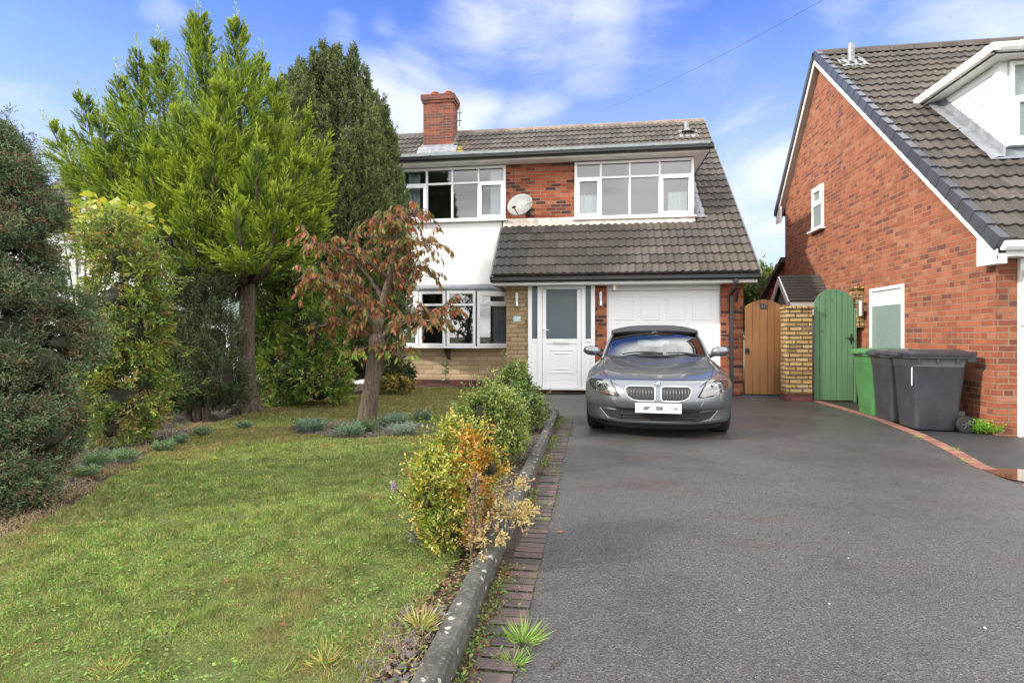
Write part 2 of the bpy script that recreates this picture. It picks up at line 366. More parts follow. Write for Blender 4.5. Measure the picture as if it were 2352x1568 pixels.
M['tile_main'] = tilemat('brown_concrete_tile_lichen', (.085,.075,.068), (.115,.098,.086), (.150,.125,.108), yellow=((0,0,0), .01, (.4,.32,.03)))
M['tile_near'] = tilemat('dark_brown_tile', (.042,.038,.035), (.058,.052,.047), (.082,.072,.064))
M['ridge'] = pmat('terracotta_ridge', (.20,.155,.125), .85, var=.3, vscale=5, bump=.3)
M['pot'] = pmat('terracotta_pot', (.36,.11,.06), .8, var=.2)
M['steel'] = pmat('brushed_steel', (.62,.62,.60), .28, 1.0, var=.1)
M['chrome'] = pmat('chrome', (.8,.8,.82), .08, 1.0)
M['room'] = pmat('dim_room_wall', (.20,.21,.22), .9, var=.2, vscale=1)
M['blind'] = pmat('white_roller_blind', (.72,.73,.72), .8)
M['curtain'] = pmat('cream_curtain', (.72,.74,.73), .85, var=.05)
M['curtain_blue'] = pmat('blue_curtain', (.08,.14,.26), .85, var=.1)
M['curtain_pale'] = pmat('pale_blue_curtain', (.33,.40,.46), .85, var=.1)
M['glass'] = glassmat('window_glass', .10, (.66,.74,.78))
M['glass_bay'] = glassmat('bay_window_glass', .16, (.6,.66,.68))
M['obscure'] = pmat('obscure_door_glass', (.085,.115,.13), .14, bump=.6, bscale=38, spec=.35)
M['obscure_pale'] = pmat('obscure_window_glass', (.17,.215,.21), .2, bump=.9, bscale=34, spec=.9)
M['asphalt'] = asphaltmat('worn_tarmac', (.080,.0775,.0755))
M['asphalt_dark'] = asphaltmat('dark_tarmac', (.042,.041,.042), brown=.1)
M['soil'] = groundmat('dry_bed_soil', [(.022,.016,.012), (.045,.033,.026), (.075,.056,.045), (.12,.095,.08)], 2.5, 40)
M['lawn'] = groundmat('thin_lawn', [(.07,.06,.025), (.085,.105,.03), (.11,.13,.04), (.19,.155,.075)], 1.6, 75)
M['land'] = groundmat('rough_ground', [(.06,.075,.03), (.08,.09,.04), (.10,.10,.05)], .4, 9)
M['concrete'] = pmat('lichened_concrete', (.060,.058,.050), .9, var=.45, vscale=14, bump=.9, bscale=45, dirt=(.035,.036,.033), dscale=2.2)
def add_blotch(m, rgb, scale):
    g = NG(m.node_tree); b = m.node_tree.nodes['Principled BSDF']; s = b.inputs['Base Color'].links[0].from_socket; oc = g.n('TexCoord').outputs['Object']
    w = g.n('VectorMath', {0: g.n('TexNoise', {'Vector': oc, 'Scale': 45.0, 'Detail': 3.0}).outputs[1], 1: (.022, .022, .022), 2: oc}, operation='MULTIPLY_ADD').outputs[0]
    vo = g.n('TexVoronoi', {'Vector': w, 'Scale': scale}); r = g.n('SeparateColor', {0: vo.outputs['Color']}).outputs[0]
    k = g.math('MULTIPLY', g.rng(vo.outputs['Distance'], .34, .24), g.rng(r, .60, .64)); g.set(b.inputs['Base Color'], g.mix(g.math('MULTIPLY', k, .9), s, rgb))
def add_spots(m, rgb, scale, lo, hi):
    g = NG(m.node_tree); b = m.node_tree.nodes['Principled BSDF']; s = b.inputs['Base Color'].links[0].from_socket; oc = g.n('TexCoord').outputs['Object']
    g.set(b.inputs['Base Color'], g.mix(g.rng(g.noise(oc, scale, 3.0, .5, .6), lo, hi), s, rgb))
add_blotch(M['concrete'], (.36,.35,.30), 24.0); add_spots(M['concrete'], (.12,.115,.10), 60.0, .58, .66); add_spots(M['concrete'], (.07,.085,.02), 6.0, .66, .76)
M['slate'] = pmat('purple_slate_chip', (.10,.085,.095), .55, var=.5, vscale=9)
M['leaf'] = leafmat('foliage'); M['needle'] = leafmat('conifer_sprays', .6, .18); M['glossy_leaf'] = leafmat('glossy_leaf', .32, .25, spec=.6)
M['grass'] = leafmat('grass_blades', .6, .35)
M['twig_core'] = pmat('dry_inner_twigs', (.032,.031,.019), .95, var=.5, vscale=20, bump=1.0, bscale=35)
M['bark'] = barkmat('conifer_bark', (.035,.025,.02), (.13,.095,.075)); M['bark_dark'] = barkmat('cherry_bark', (.03,.022,.017), (.11,.08,.055), (.17,.17,.12))
M['twig'] = barkmat('twig_bark', (.03,.024,.02), (.075,.06,.05))
M['wood_brown'] = woodmat('varnished_brown_boards', (.20,.085,.028), (.265,.118,.038), (.135,.055,.02))
M['wood_green'] = woodmat('green_stained_boards', (.075,.17,.085), (.10,.21,.11), (.06,.135,.075), knots=(.025,.05,.03))
M['bin_green'] = pmat('green_bin_plastic', (.055,.165,.055), .42, var=.12, vscale=4)
M['bin_grey'] = pmat('dark_grey_bin_plastic', (.034,.037,.045), .38, var=.2, vscale=4, dirt=(.055,.05,.052), dscale=2.0)
M['bin_lid'] = pmat('charcoal_lid_plastic', (.032,.034,.042), .28, var=.15)
M['rubber'] = pmat('black_rubber', (.012,.012,.012), .75, bump=.3)
M['aqua'] = pmat('pale_aqua_plaque', (.42,.58,.60), .35)
M['ink_white'] = pmat('white_lettering', (.85,.87,.87), .5)
M['ink_black'] = pmat('dark_plaque', (.02,.022,.026), .4); M['ink_grey'] = pmat('grey_lettering', (.2,.2,.22), .5)
M['dish'] = pmat('rusty_grey_dish', (.36,.37,.37), .5, var=.08, dirt=(.48,.30,.12), dscale=5.0)
M['wire'] = pmat('black_cable', (.05,.05,.055), .6)
M['mud_water'] = pmat('muddy_puddle_water', (.07,.032,.018), .04, spec=.6)
M['reed'] = pmat('red_clay_tile', (.30,.12,.08), .8, var=.2)
# ------------------------------------------------------------------ ground, drives, lawn, beds
def sheet(poly, z, mb=None, z0=None):
    mb = mb or MB()
    if z0 is None: return mb.add([(x, y, z) for x, y in poly], [tuple(range(len(poly)))])
    return mb.prism(poly, z0, z, 'z')
g_ = MB(); g_.add([(-300, -300, -.05), (300, -300, -.05), (300, 300, -.05), (-300, 300, -.05)], [(0, 1, 2, 3)]); struct('ground', g_, M['land'])
EDGE = [(3.86, 11.25), (3.90, 10.2), (3.90, 8.6), (3.73, 7.17), (3.55, 6.3), (3.36, 5.55), (3.30, 4.9), (3.32, 4.0), (3.4, 2.5), (3.5, -2), (3.6, -9)]
drv = [(-.47, -9), (-.47, 8.05), (-.62, 8.3), (-1.5, 8.5), (-1.5, 11.5), (3.75, 11.5)]+EDGE
struct('driveway', sheet(drv, 0.0), M['asphalt'])
nb = [(x+.01, y) for x, y in EDGE[::-1]]+[(4.75, 11.3), (4.75, 7.3), (14, 7.3), (14, -9)]
struct('side_driveway', sheet(nb, -.008), M['asphalt_dark'])
bed = [(-14, -6), (-.56, -6), (-.56, 8.05), (-.7, 8.3), (-1.42, 8.55), (-1.42, 12.45), (-14, 12.45)]
struct('planting_bed', sheet(bed, .045), M['soil'])
LAWN = [(-.66, -3), (-.68, 1.6), (-.70, 2.1), (-.66, 2.5), (-.66, 3.0), (-.80, 3.6), (-.98, 4.4), (-1.05, 5.4), (-1.12, 7), (-1.2, 8.6), (-1.4, 9.4), (-1.5, 11.3), (-2.4, 11.75), (-3.9, 11.7), (-4.4, 10.8), (-4.6, 9.4), (-4.85, 8.0), (-4.8, 7.0), (-4.55, 5.9), (-4.2, 4.95), (-3.72, 3.95), (-3.3, 3.2), (-3.1, 2.4), (-3.15, 1.3), (-3.4, -3)]
def smooth_poly(P, it=2):
    for _ in range(it):
        Q = []
        for i in range(len(P)):
            a, b = P[i], P[(i+1) % len(P)]; Q += [(a[0]*.75+b[0]*.25, a[1]*.75+b[1]*.25), (a[0]*.25+b[0]*.75, a[1]*.25+b[1]*.75)]
        P = Q
    return P
LAWN = smooth_poly(LAWN, 2)
struct('lawn', sheet(LAWN, .062, z0=.03), M['lawn'])
def in_poly(P, poly):
    x, y = P[:, 0], P[:, 1]; ins = np.zeros(len(P), bool); j = len(poly)-1
    for i in range(len(poly)):
        xi, yi = poly[i]; xj, yj = poly[j]
        c = ((yi > y) != (yj > y)) & (x < (xj-xi)*(y-yi)/((yj-yi) or 1e-9)+xi); ins ^= c; j = i
    return ins
RING = [(-2.66+.92*math.cos(a), 6.42+.62*math.sin(a)) for a in np.linspace(0, 2*math.pi, 28)[:-1]]
struct('tree_ring_soil', sheet(RING, .072, z0=.05), M['soil'])

# kerb of concrete edging lengths, worn edges
kb = MB(); y = -4.0; kx0, kx1 = -.555, -.468
while y < 8.0:
    j = rng.uniform(-.004, .004, 4); y1 = min(y+.9, 8.02)
    rows = []
    for yy in np.linspace(y+.003, y1-.003, 9):
        w = .004*math.sin(yy*7)+rng.uniform(-.003, .003); h = .105+j[0]+rng.uniform(-.004, .004)
        rows.append([(kx0+j[1], yy, -.03), (kx0+j[1], yy, h-.014), (kx0+.006, yy, h), (kx0+.045, yy, h+.001), (kx1-.010+w, yy, h-.001), (kx1+w*.6+j[2], yy, h-.014), (kx1+j[2]+.004, yy, -.03)])
    kb.grid([list(r) for r in rows])
    for r in (rows[0], rows[-1]): kb.add(r, [tuple(range(len(r)))])
    y = y1
rows = []                                                              # the rounded return at the far end
for a in np.linspace(0, math.pi/2*1.15, 10):
    c, s_ = math.cos(a), math.sin(a); cx, cy = -.80, 8.02
    def rr(r, z): return (cx+r*c, cy+r*s_, z)
    rows.append([rr(.235, -.03), rr(.235, .09), rr(.25, .105), rr(.317, .105), rr(.335, .09), rr(.339, -.03)])
kb.grid(rows)
struct('kerb', kb, M['concrete'], smooth=True, angle=24)
struct('gutter_soil', sheet([(-.467, -3), (-.40, -3), (-.395, 2), (-.405, 4), (-.40, 8.0), (-.467, 8.0)], .007), M['soil'])
# brick strip laid along the kerb, each brick a little off level
ps = MB(); y = -3.0
while y < 8.0:
    if rng.random() > .02:
        dz = rng.uniform(.004, .013); tx = rng.uniform(-.006, .006)
        ps.box(-.415+tx, -.262+tx, y+.006, y+.068, -.04, dz)
    y += .077
struct('brick_strip', ps, M['paver'], bevel=.004)
# pinkish brick edge between the two drives
pe = MB(); P = [Vector((x, y, 0)) for x, y in EDGE]; acc = 0
cum = [0]
for a, b in zip(P, P[1:]): cum.append(cum[-1]+(b-a).length)
def along(d):
    for i in range(len(P)-1):
        if d <= cum[i+1] or i == len(P)-2:
            k = (d-cum[i])/(cum[i+1]-cum[i]); return P[i].lerp(P[i+1], k), (P[i+1]-P[i]).normalized()
d = .05
while d < cum[-1]-.2:
    p, tg = along(d); n = Vector((-tg.y, tg.x, 0))
    Mx = Matrix(((tg.x, n.x, 0, p.x), (tg.y, n.y, 0, p.y), (0, 0, 1, 0), (0, 0, 0, 1)))
    if not (4.95 < p.y < 5.52): pe.box(.004, .100, -.01, .115, -.04, .010+rng.uniform(-.002, .002), Mx)
    d += .104
struct('brick_edging', pe, M['paver_red'], bevel=.003)
pd_ = [(3.37, 5.50), (3.60, 5.52), (4.1, 5.46), (4.9, 5.42), (5.4, 5.30), (5.0, 5.12), (4.3, 5.06), (3.75, 5.08), (3.40, 5.02), (3.33, 5.2)]
struct('puddle_water', sheet(smooth_poly(pd_, 2), .0005), M['mud_water'])

# ------------------------------------------------------------------ building helpers
def wall_map(o, ud, nd):
    """local (u along wall, outward depth d, z) -> world"""
    o, ud, nd = Vector(o), Vector(ud), Vector(nd)
    return lambda p: o+ud*p[0]+nd*p[1]+Vector((0, 0, p[2]))
FRONT = lambda Y: wall_map((0, Y, 0), (1, 0, 0), (0, -1, 0))
def window(parent, mp, u0, u1, z0, z1, cols, transom=None, sash=(), fw=.055, dep=.07, sill=True, glass='glass', curtains=(), d0=-.02, over=.05, cmat='curtain', room=None):
    """frame (with mullions and transom) > pane, sill, sash, curtain"""
    f = MB(); B = lambda a, b, c, d, e, h, mb=f: mb.box(a, b, c, d, e, h, mp)
    dd0, dd1 = d0, d0+dep
    B(u0, u0+fw, dd0, dd1, z0, z1); B(u1-fw, u1, dd0, dd1, z0, z1); B(u0+fw, u1-fw, dd0, dd1, z1-fw, z1); B(u0+fw, u1-fw, dd0, dd1, z0, z0+fw)
    xs = [u0+fw/2]+[u0+(u1-u0)*c for c in cols]+[u1-fw/2]; mw = fw*.8
    for x in xs[1:-1]: B(x-mw/2, x+mw/2, dd0+.001, dd1-.001, z0+fw, z1-fw)
    cells = []
    for i in range(len(xs)-1):
        a = u0+fw if i == 0 else xs[i]+mw/2; b = u1-fw if i == len(xs)-2 else xs[i+1]-mw/2
        if transom:
            B(a, b, dd0+.002, dd1-.002, transom-mw/2, transom+mw/2); cells += [(i, 0, a, b, z0+fw, transom-mw/2), (i, 1, a, b, transom+mw/2, z1-fw)]
        else: cells.append((i, 0, a, b, z0+fw, z1-fw))
    fo = f.build('window', M['upvc'], parent, bevel=.004)
    pn = MB()
    for (i, j, a, b, c, e) in cells:
        if (i, j) in sash:
            k = .052; sm = MB()
            for q in ((a-.012, a+k, c-.012, e+.012), (b-k, b+.012, c-.012, e+.012), (a+k, b-k, c-.012, c+k), (a+k, b-k, e-k, e+.012)):
                sm.box(q[0], q[1], dd1-.03, dd1+.012, q[2], q[3], mp)
            sm.build('sash', M['upvc'], fo, bevel=.004)
            a, b, c, e = a+k-.004, b-k+.004, c+k-.004, e-k+.004
        y = dd0+dep*.45; pn.add([mp((a-.004, y, c-.004)), mp((b+.004, y, c-.004)), mp((b+.004, y, e+.004)), mp((a-.004, y, e+.004))], [(0, 1, 2, 3)])
    pn.build('pane', M[glass], fo)
    if sill:
        s_ = MB(); s_.box(u0-over, u1+over, d0-.02, dd1+.07, z0-.035, z0-.002, mp); s_.build('sill', M['upvc'], fo, bevel=.006)
    for (a, b, lo, hi, *mt) in curtains:
        c = MB(); n = max(10, int((b-a)/.018)); rows = []
        for z in (lo, (lo+hi)/2, hi):
            rows.append([mp((a+(b-a)*k/n, -.17+.03*math.sin(k*1.25)+.01*math.sin(k*.5), z)) for k in range(n+1)])
        c.grid(rows); c.build('curtain', M[mt[0] if mt else cmat], fo, smooth=True)
    return fo
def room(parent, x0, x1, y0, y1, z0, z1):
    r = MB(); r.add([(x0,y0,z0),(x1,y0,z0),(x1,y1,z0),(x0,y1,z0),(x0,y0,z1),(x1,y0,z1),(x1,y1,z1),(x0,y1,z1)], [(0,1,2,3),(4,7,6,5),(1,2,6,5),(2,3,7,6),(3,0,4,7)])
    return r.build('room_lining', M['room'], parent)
def gutter_mesh(mb, p0, p1, w=.11, h=.10, out=(0, -1, 0), step=.95, lips=True):
    p0, p1, out = Vector(p0), Vector(p1), Vector(out); ax = (p1-p0).normalized(); L = (p1-p0).length
    prof = [(.0, h*.98), (.0, .02), (w*.18, 0), (w*.72, 0), (w*.96, h*.35), (w*.96, h*.62), (w*1.03, h*.68), (w*1.03, h*.8), (w*.97, h*.84), (w, h), (w*.9, h), (w*.86, h*.3), (w*.1, h*.2), (w*.08, h*.98)]
    def sect(d, k=1.0): return [p0+ax*d+out*(a*k-(k-1)*w*.4)+Vector((0, 0, b*k-(k-1)*h*.4)) for a, b in prof]
    n = len(prof); a, b = sect(0), sect(L); mb.add(a+b, [(i, (i+1) % n, n+(i+1) % n, n+i) for i in range(n)]+[tuple(range(10))[::-1], tuple(range(n, n+10))])
    d = step*.4
    while d < L:
        a, b = sect(d, 1.12), sect(d+.045, 1.12); mb.add(a+b, [(i, (i+1) % n, n+(i+1) % n, n+i) for i in range(n)]+[tuple(range(n))[::-1], tuple(range(n, 2*n))]); d += step
    return mb
def tile_courses(mb, courses, Y0, z0, slope, gauge=.295, pitch=.15, lift=.034, roll=.022):
    """courses: list of (index, x0, x1); real stepped tiles; UV = (x, course)"""
    L = math.hypot(1, slope); dy, dz = 1/L, slope/L; ny, nz = -dz, dy
    if mb.uvv is None: mb.uvv = []
    prof = [0, .05, .1, .35, .85, 1.0, .8, .3]; K = len(prof)
    for (i, x0, x1) in courses:
        n = max(1, int(round((x1-x0)/pitch))); xs = [x0+(x1-x0)*k/(n*K) for k in range(n*K+1)]
        j = rng.uniform(-.004, .004, n+2)
        rows = []
        for (s, off, vv) in ((i*gauge-.005, -.006, .01), (i*gauge-.005, lift, .03), (i*gauge+gauge*.5, lift*.55, .5), ((i+1)*gauge+.025, .004, .98)):
            r = []
            for k, x in enumerate(xs):
                h = roll*prof[k % K]+j[k//K]*(.9 if k % K else 0); o = off+(h if off > -.001 else 0)
                r.append((x, Y0+dy*s+ny*o, z0+dz*s+nz*o)); mb.uvv.append((x-x0 if False else x+100, i+vv))
            rows.append(r)
        mb.grid(rows)
    return mb

# ------------------------------------------------------------------ the brick house
YF, YM = 11.45, 12.45            # ground-floor front, main wall
YG, ZG, SL = 11.05, 2.33, .905   # eaves of the long roof slope
XV0, XV1 = -1.97, 3.08
YR = 16.36; ZR = ZG+SL*(YR-YG)
XP = -4.85                        # party line with the adjoining house
hs = thing('brick_house', 'brick and white rendered house with long brown tiled roof sloping down over porch and garage', 'house', (0, 12, 0))
X6 = lambda cx, Y=YF: at((1550+cx/2.959)/1.30612, 700, Y=Y).x
Z6 = lambda cy, Y=YF, cx=1000: at((1550+cx/2.959)/1.30612, (800+cy/2.959)/1.30612, Y=Y).z
wl = MB()
wl.box(-1.90, -.38, YM, YM+.25, 3.52, 4.98); wl.box(XP, -4.30, YM, YM+.25, 3.0, 4.98)
xa, xb = X6(697), X6(800); wl.box(xa, xb, YF, YF+.25, .03, 2.2)
xc = X6(1815); wl.box(xc, 2.89, YF, YF+.25, .02, 2.2)
wl.box(2.66, 2.885, YF+.25, 21, .0, 2.3); wl.box(XP, 2.885, 21, 21.2, 0, 2.3); wl.box(XP, XP+.2, YM+.26, 21, 0, 5)
wl.prism([(YF+.05, 2.3), (21.1, 2.3), (YR, ZR-.12)], 2.66, 2.885, 'x')
wl.build('wall', M['brick'], hs)
so = MB(); so.box(-1.90, -.38, YM-.012, YM-.001, 3.52, 3.72); so.build('soldier_course', M['soldier'], hs)
rn = MB(); rn.box(XP, -1.99, YM-.02, YM+.2, 2.18, 3.69); rn.box(-1.99, -1.79, YM-.019, YM+.2, 2.18, 3.5); rn.build('rendered_panel', M['render'], hs)
ps_ = MB(); ps_.box(XP, -1.74, YM-.01, YM+.2, .17, .90); ps_.build('bay_apron_wall', M['stone_pale'], hs)
pl = MB(); pl.box(XP, -1.745, YM-.015, YM+.2, 0, .17); pl.box(X6(95), X6(697)-.01, YF-.01, YF+.2, -.01, .075); pl.build('plinth', M['brick_dark'], hs)
x1p, x2p = at(1163, 700, Y=YF).x, X6(100)
pr = MB(); pr.box(x1p, x2p, YF, YF+.3, .02, 2.2); pr.box(x1p, x1p+.2, YF+.3, YM-.02, .02, 2.2); pr.build('stone_pier', M['stone'], hs)
# long roof: lower part, strip beside the dormer, and upper part to the ridge
rf = MB(); L_ = math.hypot(1, SL); gz = .295; n_c = int((YR-YG)*L_/gz)
cs = []
for i in range(n_c+1):
    Yi = YG-.03+i*gz/L_
    if Yi < YM-.12: cs.append((i, XV0, XV1))
    elif Yi < 13.75: cs.append((i, 2.18, XV1))
    elif Yi < YR-.1: cs.append((i, XP, XV1))
tile_courses(rf, cs, YG-.03, ZG+.02, SL, gz)
M['tile_main'] = tilemat('brown_concrete_tile_lichen', (.052,.048,.045), (.070,.063,.058), (.092,.081,.074), yellow=((-4.35, 15.35-12, 6.3), 1.1, (.42,.34,.03)))
roof = rf.build('roof', M['tile_main'], hs)
rb = MB()                                                              # boarding under the tiles, back slope
def slab(mb, x0, x1, ya, za, yb, zb, th=.10): mb.prism([(ya, za), (yb, zb), (yb, zb-th), (ya, za-th)], x0, x1, 'x')
zz_ = lambda Y: ZG+SL*(Y-YG)
slab(rb, XV0+.02, XV1-.02, YG, zz_(YG)-.02, YM, zz_(YM)-.02); slab(rb, 2.16, XV1-.02, YM, zz_(YM)-.02, 13.8, zz_(13.8)-.02); slab(rb, XP, XV1-.02, 13.8, zz_(13.8)-.02, YR, ZR-.02)
slab(rb, XP, XV1-.02, YR, ZR-.02, 21.5, ZR-.02-SL*5.25); rb.build('roof_back', M['tile'], roof)
rd = MB(); x = XP
while x < XV1-.05:
    x2 = min(x+.45, XV1); rd.prism([(YR-.16, ZR-.085), (YR-.12, ZR+.01), (YR-.04, ZR+.065+rng.uniform(-.006, .006)), (YR+.04, ZR+.065), (YR+.12, ZR+.01), (YR+.16, ZR-.085)], x+.004, x2-.004, 'x'); x = x2
rd.build('ridge_tiles', M['ridge'], roof)
# thin pale undercloak at both verges
for (xx, ya, yb) in ((XV1, YG, YR), (XV0-.045, YG, YM-.05)):
    vg = MB(); vg.prism([(ya, zz_(ya)-.07), (yb, zz_(yb)-.07), (yb, zz_(yb)+.02), (ya, zz_(ya)+.02)], xx, xx+.045, 'x')
    vg.build('verge_trim', M['lead'], roof)
# cement fillet where the lower tiles meet the wall
cf = MB(); n = 46; rows = []
for k in range(n+1):
    x = XV0+.02+(2.13-XV0)*k/n; w = rng.uniform(-.012, .012)
    rows.append([(x, YM-.02, zz_(YM)+.15), (x, YM-.05, zz_(YM)+.09+w), (x, YM-.12, zz_(YM-.12)+.05+w)])
cf.grid(rows); cf.build('mortar_fillet', M['cement'], roof)
# flat roof over the upper windows
fl = MB(); fl.box(XP, 2.40, YM-.34, 14.3, 5.075, 5.15); fl.build('flat_roof', M['felt'], hs)
lk = MB(); lk.prism([(YM-.37, 5.075), (YM-.30, 5.075), (YM-.28, 5.185), (YM-.33, 5.185)], XP, 2.405, 'x'); lk.build('roof_kerb', M['felt'], hs)
sf = MB(); sf.box(XP, 2.38, YM-.33, YM+.02, 4.955, 4.985); sf.box(2.14, 2.38, YM+.02, 14.1, 4.955, 4.985); sf.box(XP, 2.39, YM-.345, YM-.33, 4.955, 5.074); sf.box(XV0+.02, XV1-.03, YG+.05, YF+.02, 2.16, 2.18); sf.box(XV0+.02, XV1-.03, YG+.03, YG+.05, 2.16, 2.32)
sf.box(XV0+.0, XV0+.02, YG+.03, YM-.03, 2.16, 2.30); sf.build('soffit', M['soffit'], hs)
for (x0, x1, z) in ((X6(300), 0, 0),): pass
dk = MB(); dk.box(2.11, 2.15, YM+.02, 14.1, 3.4, 4.95); dk.build('dormer_cheek', M['white_paint'], hs)
bf = MB(); bf.box(2.385, 2.405, YM-.33, 14.1, 4.95, 5.074); bf.build('dormer_fascia', M['black_plastic'], hs)
ld = MB()                                                              # lead soaker beside the dormer, laid over the tiles
rows = []
for k in range(15):
    Y = YM-.05+k*.10; w = .22 if k else .34; o = .105+rng.uniform(-.006, .006); rows.append([(2.155, Y, zz_(Y)+o+.16), (2.165, Y, zz_(Y)+o), (2.155+w*.6, Y, zz_(Y)+o+.012), (2.155+w+rng.uniform(-.02, .02), Y, zz_(Y)+o-.025)])
ld.grid(rows); ld.build('lead_flashing', M['lead'], roof)
gt = MB(); gutter_mesh(gt, (XP, YM-.35, 4.985), (2.46, YM-.35, 4.985)); gt.build('gutter', M['black_plastic'], hs)
gt = MB(); gutter_mesh(gt, (XV0-.02, YG+.03, 2.21), (XV1+.01, YG+.03, 2.21)); gt.build('gutter', M['black_plastic'], hs)
# upper windows
zt = 4.935
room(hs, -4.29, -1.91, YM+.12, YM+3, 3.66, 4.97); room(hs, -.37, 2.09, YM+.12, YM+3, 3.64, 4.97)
window(hs, FRONT(YM), -4.30, -1.90, 3.735, zt, [.247, .494, .745], 4.575, {(0, 0), (3, 0)}, curtains=[(-4.2, -3.92, 3.78, 4.88), (-2.28, -2.0, 3.78, 4.88)])
window(hs, FRONT(YM), -.38, 2.13, 3.70, zt-.005, [.225, .47, .72], 4.575, {(0, 0), (3, 0)}, curtains=[(-.28, .12, 3.72, 4.26), (1.62, 2.02, 3.72, 4.26)])
# bow window under a lead canopy
bv = [(-1.80, YM-.08), (-2.50, 12.10), (-3.15, 12.03), (-3.78, 12.10), (-4.42, YM-.08)]
for i in range(4):
    a, b = Vector((*bv[i+1], 0)), Vector((*bv[i], 0)); ud = (b-a).normalized(); nd = Vector((ud.y, -ud.x, 0)); Lw = (b-a).length
    window(hs, wall_map(a, ud, nd), .012, Lw-.012, .93, 2.13, [], 1.83, {(0, 1)} if i in (0, 3) else set(), fw=.06, sill=False, glass='glass_bay', curtains=([(Lw*.55, Lw*.95, .95, 2.1, 'curtain_pale')] if i == 0 else [(Lw*.15, Lw*.8, .95, 2.1, 'curtain_blue')] if i == 3 else []))
bs = MB(); bs.prism([(x, y-.05) for x, y in bv]+[(-4.42, YM), (-1.80, YM)], .885, .928, 'z'); bs.build('bay_sill', M['upvc'], hs, bevel=.006)
bw_ = MB(); bw_.prism([(x, y) for x, y in bv]+[(-4.42, YM-.001), (-1.80, YM-.001)], 2.135, 2.20, 'z'); bw_.build('bay_head', M['upvc'], hs)
bc = MB(); up = [];  lo_ = []
for i in range(4):
    for k in range(14):
        q = k/14; x = bv[i][0]*(1-q)+bv[i+1][0]*q; yq = bv[i][1]*(1-q)+bv[i+1][1]*q
        up.append((x, YM-.022, 2.31)); lo_.append((x, yq-.07, 2.19+.012*(k % 2)))
bc.grid([up, lo_, [(x, y, z-.035) for x, y, z in lo_]]); bc.build('bay_canopy', M['lead'], hs)
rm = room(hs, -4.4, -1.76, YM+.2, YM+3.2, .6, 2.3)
br_ = MB(); br_.prism([(YM-.01, .87), (YM-.30, .87), (YM-.27, .80), (YM-.01, .62)], -3.23, -3.16, 'x'); br_.build('bay_bracket', M['black_plastic'], hs)
# front door set
Yd = YF+.03; mp = FRONT(Yd); xL, xR = X6(103), X6(695); zT = 2.165
fr = MB(); B = lambda a, b, c, d, e, h, mb=None: (mb or fr).box(a, b, c, d, e, h, mp)
cols = [xL, X6(137), X6(186), X6(228), X6(575), X6(611), X6(659), xR]
zg0, zg1 = Z6(640, cx=400), Z6(170, cx=400)
for (a, b) in ((0, 1), (2, 3), (4, 5), (6, 7)): B(cols[a], cols[b], 0, .075, .08, zT)
for (a, b) in ((1, 2), (5, 6)):
    B(cols[a], cols[b], 0, .07, zg1, zT); B(cols[a], cols[b], .0, .055, .08, zg0-.06); B(cols[a], cols[b], .0, .07, zg0-.06, zg0)
B(cols[3], cols[4], 0, .07, zT-.07, zT); B(xL-.005, xR+.005, -.02, .12, .075, .118)
fo = fr.build('door_frame', M['upvc'], hs, bevel=.004)
for (a, b) in ((1, 2), (5, 6)):
    sg = MB(); sg.add([mp((cols[a], .02, zg0)), mp((cols[b], .02, zg0)), mp((cols[b], .02, zg1)), mp((cols[a], .02, zg1))], [(0, 1, 2, 3)])
    sg.build('side_light', M['obscure'], fo)
dr = MB(); d0, d1 = cols[3]+.006, cols[4]-.006; gx0, gx1 = X6(262), X6(536); gz1 = Z6(197, cx=400)
for q in ((d0, gx0, .12, zT-.075), (gx1, d1, .12, zT-.075), (gx0, gx1, gz1, zT-.075), (gx0, gx1, zg0-.10, zg0)): dr.box(q[0], q[1], .0, .062, q[2], q[3], mp)
dr.box(gx0, gx1, .0, .048, .22, zg0-.10, mp); dr.box(gx0, gx1, 0, .062, .12, .22, mp)
for (a, b, cy) in ((303, 503, 738), (332, 472, 768), (322, 468, 906), (288, 503, 938)):
    z = Z6(cy, cx=400); dr.box(X6(a), X6(b), .048, .060, z-.009, z+.009, mp)
for (cx_) in (303, 503):
    dr.box(X6(cx_)-.006, X6(cx_)+.006, .048, .056, Z6(930, cx=400), Z6(746, cx=400), mp)
do = dr.build('door', M['upvc'], hs, bevel=.004)
dg = MB(); dg.add([mp((gx0, .03, zg0)), mp((gx1, .03, zg0)), mp((gx1, .03, gz1)), mp((gx0, .03, gz1))], [(0, 1, 2, 3)]); dg.build('door_glass', M['obscure'], do)
lb = MB(); lb.box(X6(325), X6(466), .062, .075, Z6(682, cx=400), Z6(650, cx=400), mp); lb.box(X6(333), X6(458), .075, .082, Z6(674, cx=400), Z6(657, cx=400), mp); lb.build('letterbox', M['steel'], do, bevel=.003)
hd = MB(); hx = X6(237); hd.box(hx-.014, hx+.014, .062, .072, Z6(632, cx=300), Z6(545, cx=300), mp); zl = Z6(560, cx=300); hd.tube([mp((hx, .07, zl)), mp((hx, .11, zl)), mp((hx+.02, .118, zl)), mp((hx+.12, .112, zl-.004))], .010); hd.build('handle', M['steel'], do)
